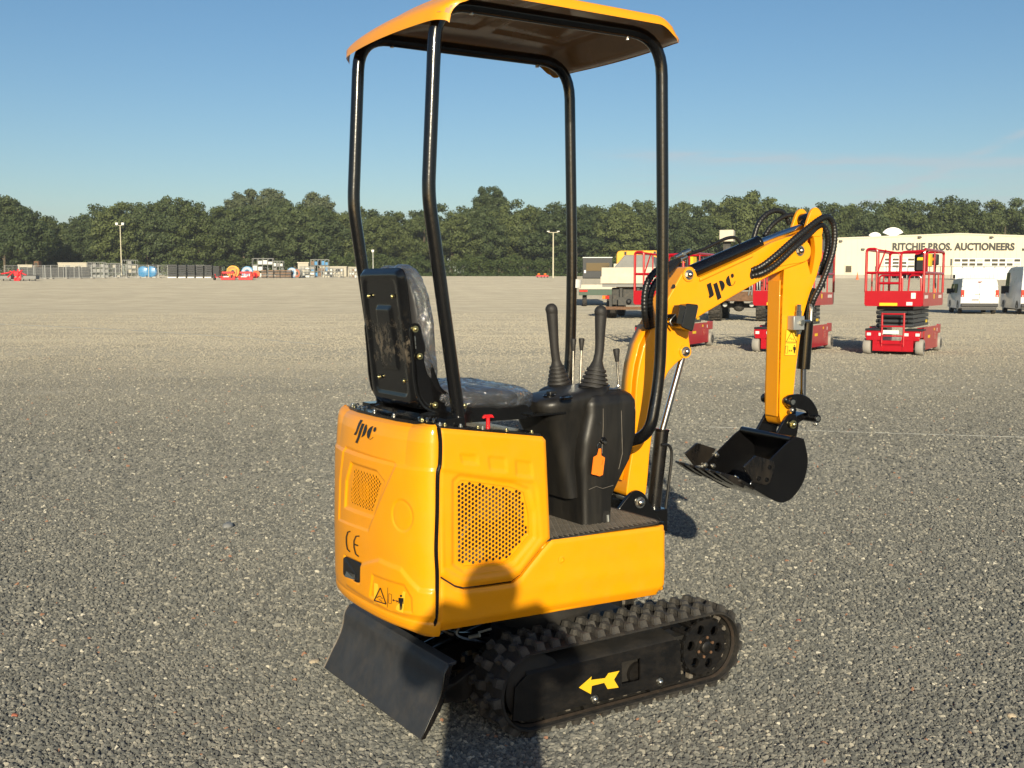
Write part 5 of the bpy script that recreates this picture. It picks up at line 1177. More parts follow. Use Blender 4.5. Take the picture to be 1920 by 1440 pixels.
# grass verge in front of the trees
V=[]
for i in range(900):
    px=rs.uniform(620,2000); Y=rs.uniform(203,209); p=at(px,Y); V.append(leaf_cloud((p.x,p.y,p.z+.15),rs.uniform(.5,.9),14,.35,.5))
uo=bpy.data.objects.new('grass_verge',mesh_np('grass_verge',np.concatenate(V),'leaf_shrub')); COL.objects.link(uo); tag(uo,kind='stuff')
# ================================================================ BUILDING
def place(name,loc,az,label,cat,group=None):   # az: direction the thing points to, from +Y clockwise
    return tag(empty(name,loc,-R_(az)),label,cat,group)
BY=170.0; bl_=at(1563,BY); 
def bx_(px): return (at(px,BY).x-bl_.x)
BLD=place('auction_hall',bl_,0,'long low cream auction hall with black lettering across its gable front','building')
W_=bx_(2045); pk=bx_(1795); he=6.25; hp_=7.0
mb=MB(); mb.prism([(0,-.3),(W_,-.3),(W_,he),(pk,hp_),(0,he)],0,30).build('wall','wall_cream',BLD,smooth=False)
# vertical cladding joints
mb=MB(); q=MB()
k=0; x=.9
src=None
while x<W_-.3:
    zt=he+(hp_-he)*(x/pk if x<pk else (W_-x)/(W_-pk))
    mb=MB().bx(-.02,.02,-.03,0,0,zt-.12) 
    o=mb.build('cladding_rib','wall_cream',BLD,smooth=False); o.location=(x,-.002,0); x+=.9
mb=MB(); mb.prism([(-.1,he-.14),(pk,hp_-.14),(W_+.1,he-.14),(W_+.1,he+.08),(pk,hp_+.08),(-.1,he+.08)],-.10,-.035).build('roof_trim','wall_trim',BLD,smooth=False)
mb=MB(); mb.prism([(-.1,he+.02),(pk,hp_+.02),(W_+.1,he+.02),(W_+.1,he+.12),(pk,hp_+.12),(-.1,he+.12)],-.02,30.2).build('roof','wall_trim',BLD,smooth=False)
MB().bx(0,W_,-.05,-.002,0,.55).build('plinth','concrete',BLD,smooth=False)
def pz(py): return (540-py)/FP*BY+CAMZ-gz(BY)
def panel(px0,py0,px1,py1,name,m,dep=.06,par=None): return MB().bx(bx_(px0),bx_(px1),-dep,-.001,pz(py1),pz(py0)).build(name,m,par or BLD,smooth=False)
w1=panel(1582,497,1597,513,'window','wall_trim',.08); MB().bx(bx_(1584),bx_(1595),-.09,-.081,pz(511),pz(499)).build('pane','window_dark',w1,smooth=False)
def garage(px0,px1,py0,pyb,n,rows=3):
    fr=panel(px0,py0,px1,525,'sectional_door','door_white',.05)
    x0,x1=bx_(px0),bx_(px1)
    ph=(pz(py0)-pz(pyb))/rows
    for i in range(n):
        for j in range(rows):
            a=x0+(x1-x0)*(i+.10)/n; b=x0+(x1-x0)*(i+.90)/n; z0=pz(pyb)+ph*(j+.18); MB().bx(a,b,-.056,-.051,z0,z0+ph*.62).build('pane','window_dark' if (i*7+j*3)%4 else 'wall_trim',fr,smooth=False)
    for i in range(1,n): a=x0+(x1-x0)*i/n; MB().bx(a-.03,a+.03,-.07,-.052,pz(522),pz(py0)).build('mullion','door_white',fr,smooth=False)
garage(1656,1728,484,503,5); garage(1786,1912,485,500,9,2); 
MB().bx(bx_(1780),bx_(1783),-.2,-.05,pz(498),pz(486)).build('wall_box','rail_dark',BLD,smooth=False)
for px in (1573,1720,1854,1615,1916):
    py=455 if px in(1573,) else (448 if px in(1720,1854) else 470); a=bx_(px); mb=MB(); mb.prism([(0,0),(.45,.05),(.45,.18),(.1,.3),(0,.3)],-.25,.25,'x'); mb.v=[(a+v[0],-.06-v[1],pz(py)+v[2]) for v in mb.v]; mb.build('wall_lamp','rail_dark',BLD,smooth=False)
fc=bpy.data.curves.new('sign_lettering','FONT'); fc.body='RITCHIE BROS. AUCTIONEERS'; fc.size=1.55; fc.extrude=.04; fc.offset=.055; fc.space_character=1.03; fc.materials.append(MAT['letter_black'])
fo=bpy.data.objects.new('sign_lettering',fc); COL.objects.link(fo); bpy.context.view_layer.update(); wd=fo.dimensions.x; tw=bx_(1898)-bx_(1670); fo.scale=(tw/wd,1.0,1); fo.parent=BLD; fo.location=(bx_(1670),-.08,pz(469.5)); fo.rotation_euler=(math.pi/2,0,0)
# roof dishes (things standing on the roof)
def dish(px,py,r,lab):
    a=at(px,BY); o=place('roof_dish',Vector((a.x,BY+1.2,gz(BY)+pz(py)-.0)),8,lab,'dish')
    mb=MB(); n=22
    for i in range(n+1):
        t=R_(150-120*i/n)
        for f in (0,1,.5): pass
    vs=[(0,0,0)]; 
    for i in range(n+1):
        t=R_(152-124*i/n); vs.append((r*1.15*math.cos(t),.25*r,r*math.sin(t)))
    fs=[(0,i,i+1) for i in range(1,n+1)]; m_=len(vs); vs2=[(x,y+.12,z) for x,y,z in vs]
    mb.add(vs+vs2,fs+[(a_+m_,c_+m_,b_+m_) for a_,b_,c_ in fs]+[(i,i+1,i+1+m_,i+m_) for i in range(1,n+1)]+[(0,1,1+m_,m_),(0,m_,m_+n+1,n+1)]); mb.build('reflector','label_white',o,smooth=False)
    MB().cyl((0,.15,-.5),(0,.15,.25),.07).build('mast','galvanised',o)
dish(1643,447,.95,'smaller white fan-shaped dish on the roof of the cream hall'); dish(1677,445,1.55,'larger white fan-shaped dish on the roof of the cream hall')
for px,w_,lb in ((1730,1.9,'left'),(1803,2.0,'middle'),(1874,2.0,'right')):
    a=at(px,BY); o=place('skylight',Vector((a.x,BY+3,gz(BY)+pz(441.5)+(0 if px!=1803 else .3)-.55)),0,f'low white skylight on the hall roof, {lb} of the three','skylight'); MB().prism([(-w_/2,0),(w_/2,0),(w_/2-.2,.45),(-w_/2+.2,.45)],0,2).build('skylight_cover','label_white',o,smooth=False); MB().bx(-w_/2-.1,w_/2+.1,-.1,2.1,-.3,.02).build('curb','wall_trim',o,smooth=False)
# railing in front of the hall
a=at(1640,158); b_=at(1925,158); RL=place('yard_railing',a,0,'dark metal railing with evenly spaced posts in front of the cream hall','railing'); L_=b_.x-a.x
n=14
for i in range(n+1): 
    x=L_*i/n; MB().bx(x-.04,x+.04,-.04,.04,0,2.0).build('post','rail_dark',RL,smooth=False)
MB().bx(0,L_,-.02,.02,1.9,1.98).build('rail','rail_dark',RL,smooth=False); MB().bx(0,L_,-.02,.02,.12,.18).build('rail','rail_dark',RL,smooth=False)
a=at(1790,157); o=place('palisade_panels',a,0,'pale white panel fence behind the railing in front of the hall','fence')
for i in range(20): MB().bx(i*.56+.02,i*.56+.54,-.03,.03,.05,1.75).build('panel','door_white',o,smooth=False)
for px,Y_,lb in ((1607,160,'small orange traffic cone at the foot of the hall wall, left of the lifts'),(1752,95,'tall orange flag marker behind the nearest red lift')):
    a=at(px,Y_); o=place('traffic_cone',a,0,lb,'cone'); MB().lathe([(0,.20),(.9,.05),(1.1,.03)],(0,0,.03),(0,0,1),14).build('cone_body','cone_orange',o); MB().bx(-.25,.25,-.25,.25,0,.03).build('cone_base','cone_orange',o)
# ================================================================ SCISSOR LIFTS
def make_lift():
    o=empty('scissor_lift')
    W,Lg=1.16,2.3; h=W/2
    ch=MB(); ch.bx(-.40,.40,.0,Lg,.10,.30); ch.bx(-h+.02,-.40,.42,Lg-.42,.12,.56); ch.bx(.40,h-.02,.42,Lg-.42,.12,.56); ch.bx(-h+.17,h-.17,-.02,.06,.07,.24); C=ch.build('chassis','red_paint',o,bevel=.012)
    for x0 in (-h+.02,.20): 
        q=MB().bx(x0,x0+.36,-.03,.36,.36,.50); q.bx(x0+.02,x0+.34,-.04,-.02,.30,.38); q.build('bumper','red_paint',o,bevel=.01)
    for x0 in (-h+.01,.22): MB().bx(x0,x0+.35,-.01,.5,.50,.545).build('battery_cover','trim_black',o,bevel=.01)
    for x in (-h+.02+.04,-h+.30,.24,h-.12): MB().bx(x,x+.08,-.045,-.035,.40,.46).build('reflector','label_white',o,smooth=False)
    MB().prism([(-.40,.08),(-.20,.08),(-.20,.20),(.20,.20),(.20,.08),(.42,.08),(.42,.48),(.20,.42),(.15,.2),(-.30,.2),(-.33,.45),(-.40,.45)],-.035,-.018).build('front_plate','red_paint',o,smooth=False)
    w_=MB(); w_.lathe([(-.075,.12),(-.07,.155),(-.05,.168),(.05,.168),(.07,.155),(.075,.12)],(0,0,0),(1,0,0),28); wm_=None
    for x in (-h+.05,h-.05):
        for y in (.115,Lg-.16):
            wo=MB().lathe([(-.080,.115),(-.075,.155),(-.055,.168),(.055,.168),(.075,.155),(.080,.115)],(x,y,.168),(1,0,0),28).build('wheel','tyre_grey',o)
            s_=1 if x>0 else -1; MB().lathe([(0,.10),(.006,.10),(.008,.04),(.02,.035)],(x+s_*.078,y,.168),(s_,0,0),20).build('rim','hub_dark',wo)
    # side skirts with stickers
    sk=MB().bx(h-.022,h-.012,.30,Lg-.34,.10,.58).build('side_skirt','red_paint',o,smooth=False); MB().bx(-h+.012,-h+.022,.40,Lg-.40,.10,.58).build('side_skirt','red_paint',o,smooth=False)
    MB().bx(h-.0115,h-.010,1.5,1.72,.28,.42).build('vent','lamp_red',sk,smooth=False); MB().bx(h-.0115,h-.010,.75,1.0,.34,.40).build('sticker','label_yellow',sk,smooth=False)
    MB().bx(h-.0115,h-.010,1.45,1.54,.48,.53).build('sticker','label_yellow',sk,smooth=False); MB().bx(h-.0115,h-.010,1.82,1.87,.45,.52).build('sticker','label_white',sk,smooth=False)
    MB().bx(h-.04,h-.01,Lg-.38,Lg-.02,.40,.60).build('rear_bumper','red_paint',o,bevel=.01)
    # folded scissor stack
    for k in range(5):
        z=.57+k*.092
        for x in (-.34,.30):
            mb=MB(); a0=(.16 if k%2 else .22); mb.prism([(a0+.0,z),(Lg-.22,z+.010),(Lg-.18,z+.045),(Lg-.22,z+.088),(a0,z+.080),(a0-.05,z+.040)],x-.045,x+.035,'x'); mb.build('scissor_arm','lift_grey',o,bevel=.008)
        MB().cyl((-.36,.20,z+.04),(.36,.20,z+.04),.036,n=14).build('cross_tube','lift_grey',o)
    MB().bx(-.27,.27,.35,Lg-.3,.58,1.0).build('lift_cylinder','trim_black',o)
    for k in range(4): MB().cyl((.335,.5+k*.35,.62+(k%3)*.13),(.345,.5+k*.35,.62+(k%3)*.13),.03,n=10).build('pivot_pin','lift_grey',o)
    MB().bx(.336,.339,1.75,1.95,.64,.70).build('sticker','label_yellow',o,smooth=False)
    # ladder
    ld=MB(); ld.tube([(-.22,-.03,.18),(-.22,-.03,.88)],.022,8); ld.tube([(.22,-.03,.18),(.22,-.03,.88)],.022,8); L0=ld.build('ladder','red_paint',o)
    for z in (.24,.40,.60,.86): MB().bx(-.22,.22,-.055,-.01,z-.015,z+.015).build('rung','red_paint',L0,smooth=False)
    MB().bx(-.19,.13,-.06,-.045,.44,.52).build('sticker','label_white',L0,smooth=False)
    # platform
    P=MB(); P.bx(-h,h,-.04,Lg+.02,1.03,1.07); PF=P.build('platform','red_paint',o,bevel=.008)
    kick=[MB().prism([(-h-.01,1.06),(-h+.03,1.02),(h-.03,1.02),(h+.01,1.06),(h+.01,1.34),(-h-.01,1.34)],-.055,-.04),MB().prism([(-h,1.04),(h,1.04),(h,1.30),(-h,1.30)],Lg+.02,Lg+.035)]
    for q in kick: q.build('kick_plate','red_paint',PF,smooth=False)
    for x in (-h-.008,h): MB().prism([(-.04,1.05),(.02,1.02),(Lg-.05,1.02),(Lg+.02,1.06),(Lg+.02,1.30),(-.04,1.30)],x,x+.008,'x').build('kick_plate','red_paint',PF,smooth=False)
    MB().bx(-.28,.08,-.062,-.0555,1.03,1.09).build('sticker','label_yellow',PF,smooth=False); MB().bx(.26,.38,-.062,-.0555,1.04,1.11).build('sticker','label_white',PF,smooth=False); MB().bx(.35,.44,-.062,-.0555,1.18,1.30).build('sticker','label_white',PF,smooth=False)
    for y0,y1 in ((.1,.5),(1.75,2.15)):
        for j in range(4): yy=y0+(y1-y0)*j/4; MB().bx(h+.0082,h+.0095,yy,yy+(y1-y0)*.19,1.18,1.25).build('side_lettering','label_white',PF,smooth=False)
    MB().bx(h+.0082,h+.0095,1.15,1.25,1.17,1.27).build('sticker','label_yellow',PF,smooth=False)
    rr=.027
    def rail(pts,r=rr,f=.07,name='guard_rail',m='red_paint'): return MB().tube(fillet(pts,f,4),r,8).build(name,m,PF)
    for x in (-h,h):
        rail([(x,0,1.3),(x,0,2.20),(x,Lg,2.20),(x,Lg,1.3)]); rail([(x,0,1.72),(x,Lg,1.72)])
        for y in (.55,1.15,1.7): rail([(x,y,1.3),(x,y,1.72)],.017)
        rail([(x,1.15,1.72),(x,1.15,2.20)],.017)
    rail([(-h,Lg,1.3),(-h,Lg,2.20),(h,Lg,2.20),(h,Lg,1.3)]); rail([(-h,Lg,1.72),(h,Lg,1.72)])
    # entry end: gate frames
    rail([(-h,-.02,1.32),(-h,-.02,2.22),(-.36,-.02,2.22),(-.36,-.02,1.75)],rr); rail([(-.36,-.02,2.2),(.10,-.02,2.12),(.10,-.02,1.32)],.017); rail([(.12,-.02,1.3),(.12,-.02,2.14),(h,-.02,2.16),(h,-.02,1.3)],rr)
    rail([(-h,-.02,1.72),(h,-.02,1.72)],.026,name='mid_rail'); rail([(-.30,-.02,1.32),(-.30,-.02,1.66),(.16,-.02,1.66),(.16,-.02,1.32)],.018); rail([(-.30,-.02,1.50),(.16,-.02,1.50)],.026); rail([(-.36,-.02,1.32),(-.36,-.02,1.72)],.022); rail([(.28,-.02,1.32),(.30,-.02,1.66),(h-.06,-.02,1.66),(h-.04,-.02,1.32)],.018)
    rail([(-.36,.02,1.72),(-.20,.02,2.2)],.016)
    MB().bx(.30,.54,.42,.50,1.76,2.10).build('document_box','trim_black',PF,bevel=.02); MB().bx(.36,.48,.405,.419,1.98,2.04).build('sticker','label_yellow',PF,smooth=False)
    MB().bx(.30,h-.02,.50,.53,1.72,2.18).build('panel','red_paint',PF,smooth=False)
    MB().bx(h-.16,h-.02,1.55,1.85,1.90,2.14).build('control_box','trim_black',PF,bevel=.02); MB().bx(h-.14,h-.06,1.52,1.549,2.0,2.06).build('sticker','lamp_orange',PF,smooth=False)
    MB().bx(h-.12,h-.01,.70,.95,1.86,2.12).build('sticker_plate','label_yellow',PF,smooth=False)
    MB().tube(spline([(h-.06,1.7,1.95),(h-.05,1.6,1.7),(h-.05,1.65,1.40),(h-.06,1.75,1.5)],5),.012,6).build('cable','trim_black',PF)
    return o
lift=make_lift()
def lift_at(o,px,py,a,label):
    p=gpos(px,py); e=Vector((math.cos(R_(a)),-math.sin(R_(a)),0)); # px,py: ground point of the near right wheel
    n_=Vector((math.sin(R_(a)),math.cos(R_(a)),0)); o.location=p-e*(1.16/2-.075)-n_*.10; o.rotation_euler=(0,0,-R_(a)); tag(o,label,'scissor lift','red scissor lifts parked in a row')
l3=lift; lift_at(l3,1722,667,31,'red scissor lift standing in the open, right of the excavator arm')
l2=copy_tree(l3); lift_at(l2,1507,663,30,'red scissor lift half hidden behind the vertical excavator arm')
l1=copy_tree(l3); lift_at(l1,1276,657,28,'red scissor lift behind the excavator boom, left-most of the row')
# ================================================================ VANS
def van(name,loc,az,h,w,l,label,group,hood=True):
    o=place(name,loc,az,label,'van',group)
    # side profile (y along length, z): rear at y=0
    if h<2.2: pr_=[(0,.42),(0,1.0),(.10,h-.18),(.30,h),(l*.55,h),(l*.72,h-.06),(l*.84,1.22),(l*.95,1.02),(l,.85),(l,.35),(l*.9,.30),(.2,.30)]
    else: pr_=[(0,.45),(0,1.2),(.06,h-.15),(.25,h),(l*.62,h),(l*.74,h-.22),(l*.86,1.45),(l*.96,1.15),(l,.9),(l,.35),(l*.9,.30),(.2,.30)]
    pr_=fil2(pr_,.10,4); wr=.33; ax_=(.95,l-.95)
    mb=MB(); secs=[(-w/2,.10,.12),(-w/2+.02,.03,.03),(-w/2+.12,0,0),(0,0,-.012),(w/2-.12,0,0),(w/2-.02,.03,.03),(w/2,.10,.12)]
    cy=l/2; cz=.8; n=len(pr_)
    # tumblehome: sides lean in above the belt
    for x,iy,iz in secs:
        for y,z in pr_:
            yy=y+(iy if y<cy else -iy)*.6; zz=z-(iz if z>cz else 0)*(z-cz)/(h-cz) ; xx=x-(math.copysign(.09,x)*max(0,(z-1.05)/(h-1.05)) if abs(x)>w/2-.13 else 0); mb.v.append((xx,yy,zz))
    for i in range(len(secs)-1):
        for k in range(n): mb.f.append((i*n+k,(i+1)*n+k,(i+1)*n+(k+1)%n,i*n+(k+1)%n))
    mb.f.append(tuple(range(n))); mb.f.append(tuple((len(secs)-1)*n+k for k in range(n)))
    bo_=mb.build('body','van_white',o,ang=40)
    MB().bx(-w/2+.03,w/2-.03,-.045,.06,.40,.58).build('rear_bumper','trim_black',o,bevel=.03)
    MB().bx(-w/2+.1,w/2-.1,.1,l-.3,.22,.34).build('underbody','trim_black',o)
    for s_ in (-1,1):
        MB().bx(s_*(w/2-.02)-(.17 if s_>0 else 0),s_*(w/2-.02)+(.17 if s_<0 else 0),-.018,.10,.92,1.30).build('tail_lamp','lamp_red',o,bevel=.02)
        for y in ax_:
            t=MB().lathe([(-.1,.2),(-.1,.30),(-.07,wr),(.07,wr),(.1,.30),(.1,.2)],(s_*(w/2-.11),y,wr),(s_,0,0),24).build('wheel','tyre_black',o); MB().lathe([(0,.19),(.02,.17),(.015,.03)],(s_*(w/2-.015),y,wr),(s_,0,0),18).build('hubcap','galvanised',t)
            MB().prism([(y+(wr+.07)*math.cos(t_),wr+(wr+.07)*math.sin(t_)) for t_ in np.linspace(0,math.pi,14)],s_*(w/2+.002),s_*(w/2-.02),'x').build('wheel_arch','trim_black',o,smooth=False)
        # side glass and mirror
        gy0,gy1=l*.58,l*.76; xl=lambda z: s_*(w/2-.09*max(0,(z-1.05)/(h-1.05))+.008)
        for (ya,yb) in ((gy0,gy1),)+(((l*.30,l*.55),) if h<2.2 else ()):
            MB().add([(xl(z),y,z) for y,z in ((ya,1.14),(yb+(.16 if ya==gy0 else 0),1.14),(yb-.05,h-.30),(ya,h-.30))],[(0,1,2,3)]).add([(xl(z)-s_*.02,y,z) for y,z in ((ya,1.14),(yb+(.16 if ya==gy0 else 0),1.14),(yb-.05,h-.30),(ya,h-.30))],[(0,1,2,3)]).build('side_window','van_glass',o,smooth=False,fix=False)
        MB().bx(s_*(w/2)+(-.06 if s_>0 else -.20),s_*(w/2)+(.20 if s_>0 else .06),gy1-.02,gy1+.10,1.08,1.38 if h<2.2 else 1.52).build('wing_mirror','trim_black',o,bevel=.03)
    MB().bx(-.008,.008,-.016,.02,.60,h-.2).build('door_gap','trim_black',o,smooth=False)
    MB().bx(-.48,.04,-.022,-.005,.70,.82).build('number_plate','label_white',o,smooth=False); MB().bx(-.40,-.04,-.0235,-.0225,.735,.79).build('plate_print','trim_black',o,smooth=False)
    MB().bx(-.26,.02,-.03,-.005,1.06,1.10).build('door_handle','trim_black',o,bevel=.01)
    for s_ in (-1,1):
        for z in (.95,h-.45): MB().bx(s_*(w/2-.10)-.03,s_*(w/2-.10)+.03,-.02,.03,z,z+.06).build('hinge','van_white',o,bevel=.006)
    MB().bx(-.10,.10,-.01,.05,h-.22,h-.18).build('brake_lamp','lamp_red',o,smooth=False)
    return o
v1p=gpos(1799,589); a=R_(14.5)
van('panel_van',v1p+Vector((math.cos(a),-math.sin(a),0))*.98,14.5,1.93,1.92,4.9,'low white panel van with red tail lamps parked behind the right lift','white vans parked at the right')
v2p=gpos(1912,590); van('high_roof_van',v2p+Vector((math.cos(R_(15)),-math.sin(R_(15)),0))*1.03,15,2.55,2.05,5.9,'tall high-roof white van cut off by the right picture edge','white vans parked at the right')
# ================================================================ TRUCKS
def wheel(o,x,y,r,w_,m='tyre_black',knob=0):
    t=MB().lathe([(-w_/2,r*.55),(-w_/2,r*.9),(-w_/2*.7,r),(w_/2*.7,r),(w_/2,r*.9),(w_/2,r*.55)],(x,y,r),(1,0,0),28).build('wheel',m,o)
    MB().lathe([(-w_/2-.005,r*.5),(w_/2+.005,r*.5)],(x,y,r),(1,0,0),18).build('rim','hub_dark',t)
    if knob:
        mb=MB()
        for i in range(knob):
            M4=Matrix.Translation((x,y,r))@Matrix.Rotation(2*math.pi*i/knob,4,'X')
            for s_ in (-1,1): mb.bx(min(0,s_*w_/2),max(0,s_*w_/2),-.035+s_*.02,.035+s_*.02,r-.01,r+.035,M4)
        mb.build('tread','tyre_black',t,smooth=False)
tp_=gpos(1180,598); T1=place('flatbed_truck',tp_,12,'flatbed truck seen from behind with cream dropsides, grey tarp and yellow cab','truck')
MB().bx(-1.25,1.25,0,4.6,1.45,1.60).build('load_bed','tarp_grey',T1,smooth=False)
MB().bx(-1.28,1.28,-.04,0,1.75,2.33).build('tailboard','truck_cream',T1,bevel=.01)
MB().bx(-1.32,1.32,-.10,-.045,1.60,1.92).build('lower_board','truck_cream',T1,bevel=.01)
for x in (-1.28,1.24): MB().bx(x,x+.04,0,4.6,1.60,2.33).build('dropside','truck_cream',T1,smooth=False)
MB().bx(-1.25,1.25,4.5,4.56,1.62,2.6).build('headboard','truck_cream',T1,smooth=False)
MB().prism([(-.95,2.2),(1.15,2.2),(.85,2.92),(-.35,2.92)],1.0,4.3).build('tarpaulin','tarp_grey',T1,bevel=.06)
cb=MB(); cb.prism(fil2([(-1.15,.9),(-1.15,3.25),(1.15,3.25),(1.15,.9)],[.05,.22,.22,.05],5),4.8,6.4); CB=cb.build('cab','truck_yellow',T1,bevel=.05)
MB().prism(fil2([(-.9,2.2),(-.8,2.9),(.8,2.9),(.9,2.2)],.08),4.77,4.81).build('rear_window','van_glass',CB,smooth=False)
for x in (-.75,.7): MB().bx(x,x+.1,4.72,4.80,3.06,3.20).build('marker_lamp','trim_black',CB,smooth=False)
mb=MB(); mb.bx(-.45,-.33,0,6,.75,1.40); mb.bx(.33,.45,0,6,.75,1.40); mb.build('chassis_rail','truck_dark',T1)
MB().bx(-1.15,1.15,-.25,-.10,.42,.56).build('underrun_bar','rust',T1,bevel=.01); 
for x in (-.9,.75): MB().bx(x,x+.12,-.2,.0,.5,1.1).build('bar_bracket','truck_dark',T1,smooth=False)
MB().bx(-.5,.5,-.12,.05,.62,.98).build('cross_member','truck_dark',T1); MB().bx(-.85,1.0,.35,3.2,.62,1.42).build('under_bed_boxes','truck_dark',T1,bevel=.04); MB().lathe([(0,.10),(.12,.12),(.2,.06)],(0,-.12,.8),(0,-1,0),16).build('tow_coupling','trim_black',T1)
for s_ in (-1,1):
    MB().bx(s_*1.0-.22,s_*1.0+.22,-.18,-.10,.90,1.06).build('tail_lamp','lamp_red',T1,bevel=.01); MB().bx(s_*1.0-.22,s_*1.0-.08,-.185,-.175,.91,1.05).build('indicator','lamp_orange',T1,smooth=False)
    wheel(T1,s_*.95,1.3,.5,.42); wheel(T1,s_*.95,5.4,.5,.36)
MB().bx(.55,.9,.1,.9,.60,1.0).build('tool_box','truck_dark',T1); MB().bx(.3,.62,-.12,-.11,.98,1.08).build('rear_plate','label_white',T1,smooth=False)
p=gpos(1118,575); T2=place('green_trailer',p,4,'dark green low trailer with a grey box body beyond the flatbed truck','trailer')
MB().bx(-1.2,1.6,0,5,.78,1.16).build('frame','truck_green',T2,bevel=.01); MB().bx(-1.22,1.5,-.03,.0,1.20,1.5).build('cream_board','truck_cream',T2,smooth=False); MB().bx(-1.15,-.6,-.04,-.0,1.0,1.14).build('tail_lamp','lamp_red',T2,smooth=False)
for x in (-.8,.9): wheel(T2,x,.9,.42,.3)
MB().bx(-.95,1.1,1.2,5,1.95,3.35).build('box_body','crate_black',T2,bevel=.02); MB().bx(-.7,.9,1.17,1.199,2.45,3.0).build('rear_window','van_glass',T2,smooth=False); MB().bx(-.95,1.1,1.19,5,3.35,3.40).build('box_roof','galvanised',T2,smooth=False)
MB().bx(-.85,-.72,1.17,1.198,2.3,2.5).build('box_sticker','label_white',T2,smooth=False)
# off-road truck seen from behind, mostly hidden by the boom
p=gpos(1383,603); T3=place('offroad_truck',p,16,'dark off-road truck with coarse-treaded tyres seen from behind between the two left lifts','truck')
for x in (-.98,.98): wheel(T3,x,.62,.62,.50,knob=22); wheel(T3,x,4.6,.62,.50,knob=22)
mb=MB(); mb.bx(-.50,-.38,-.3,5.6,.95,1.25); mb.bx(.38,.50,-.3,5.6,.95,1.25); mb.bx(-.5,.5,-.32,-.2,.95,1.25); mb.build('chassis_rail','truck_dark',T3)
MB().cyl((-.9,.62,.66),(.9,.62,.66),.10).build('axle','truck_dark',T3); MB().sph((0,.6,.66),.26,14).build('differential','truck_dark',T3)
for x in (-.55,.55): MB().lathe([(0,.09),(.1,.11),(.2,.09)],(x,.35,.70),(0,-1,0),14).build('brake_chamber','galvanised',T3)
MB().bx(-1.2,1.2,-.35,-.2,.85,1.25).build('rear_beam','rust',T3,bevel=.03); MB().bx(-1.25,1.25,-.3,3.2,1.40,1.62).build('load_bed','truck_dark',T3,bevel=.02)
for i in range(6): MB().bx(-1.15+i*.42,-1.15+i*.42+.12,-.36,-.30,1.30,1.95).build('bed_stake','rust' if i%2 else 'truck_dark',T3,smooth=False)
for k in range(5): MB().tube(spline([(.45+k*.12,-.38,1.1),(.5+k*.1,-.45,1.5),(.35+k*.14,-.38,1.95)],4),.028,6).build('pipe','label_white' if k==2 else 'galvanised',T3)
c_=MB().bx(-1.15,1.15,3.6,5.4,1.3,2.9).build('cab','truck_dark',T3,bevel=.08); MB().bx(-.8,.8,3.57,3.6,2.1,2.7).build('rear_window','van_glass',c_,smooth=False)
MB().bx(-.95,-.35,1.5,2.5,3.4,3.9).build('equipment_box','truck_cream',T3,bevel=.02); MB().bx(-.8,-.5,1.8,2.2,1.62,3.4).build('equipment_stand','truck_dark',T3)
# ================================================================ LIGHT POLES
def pole(px,Y,pyt,label,heads=2,m='pole_cream',r=.11,arm=.55):
    p=at(px,Y); h=(540-pyt)/FP*Y+CAMZ-p.z; o=place('light_pole',p,0,label,'light pole'); MB().tube([(0,0,0),(0,0,h)],[r,r*.7],10).build('pole_shaft',m,o); MB().bx(-arm,arm,-.04,.04,h-.05,h+.03).build('cross_arm',m,o)
    for s_ in ((-1,1) if heads==2 else (0,)):
        MB().prism([(-.18,-.1),(.18,-.1),(.25,.35),(-.25,.35)],-.2,.2).build('floodlight','pole_white',o,bevel=.02).location=(s_*arm,-.1,h+.12) 
    return o
pole(229,196,424,'tall cream light pole with two white floodlights at the left'); pole(1037,172,437,'cream light pole with a flat cross bar between canopy posts',2,r=.13,arm=.8); pole(700,196,474,'short thin white light pole seen beside the seat back',1,'pole_white',.06,.1)
for ob in list(bpy.data.objects):
    if ob.parent and ob.parent.get('label','').startswith('cream light pole with a flat') and ob.name.startswith('floodlight'): ob.scale=(1,.8,.25)
# ================================================================ YARD STOCK ALONG THE LEFT HORIZON
def hm(px0,px1,Y): return at(px1,Y).x-at(px0,Y).x
def hgt(py,Y): return (540-py)/FP*Y+CAMZ-gz(Y)
# mobile fence panels
FY=162
FN=None
fx=[10,65,86,97,121,124,150,173,195,218,238,260,280,298,316,333,352,370,388]
for i in range(len(fx)-1):
    a=at(fx[i],FY+i*.9); L_=hm(fx[i],fx[i+1],FY+i*.9)-.06
    if L_<.6: continue
    o=place('fence_panel',a,0,'grey mesh site fence panel on a concrete foot at the left','fence panel','mesh fence panels across the left of the yard')
    mb=MB(); mb.tube([(0,0,.05),(0,0,2.1)],.035,6); mb.tube([(L_,0,.05),(L_,0,2.1)],.035,6); mb.tube([(0,0,2.08),(L_,0,2.08)],.02,6); mb.tube([(0,0,.15),(L_,0,.15)],.03,6); mb.build('panel_frame','galvanised',o)
    mb=MB(); 
    for z in np.arange(.35,2.0,.25): mb.bx(0,L_,-.004,.004,z-.006,z+.006)
    for x in np.arange(.2,L_,.2): mb.bx(x-.006,x+.006,-.004,.004,.15,2.05)
    tag(mb.build('mesh_wire','galvanised',o,smooth=False),kind='stuff'); MB().bx(-.15,.35,-.3,.3,0,.14).build('foot_block','concrete',o,smooth=False)
a=at(38,172); o=place('screened_fence',a,0,'long dark tarpaulin-covered fence at the far left of the yard','fence')
for i in range(9): x=i*1.25; MB().bx(x,x+1.22,-.03,.03,.1,1.75-.05*math.sin(i*2)).build('tarp_panel','tarp_black',o,smooth=False); MB().cyl((x,0,0),(x,0,2.0),.04,n=6).build('post','galvanised',o)
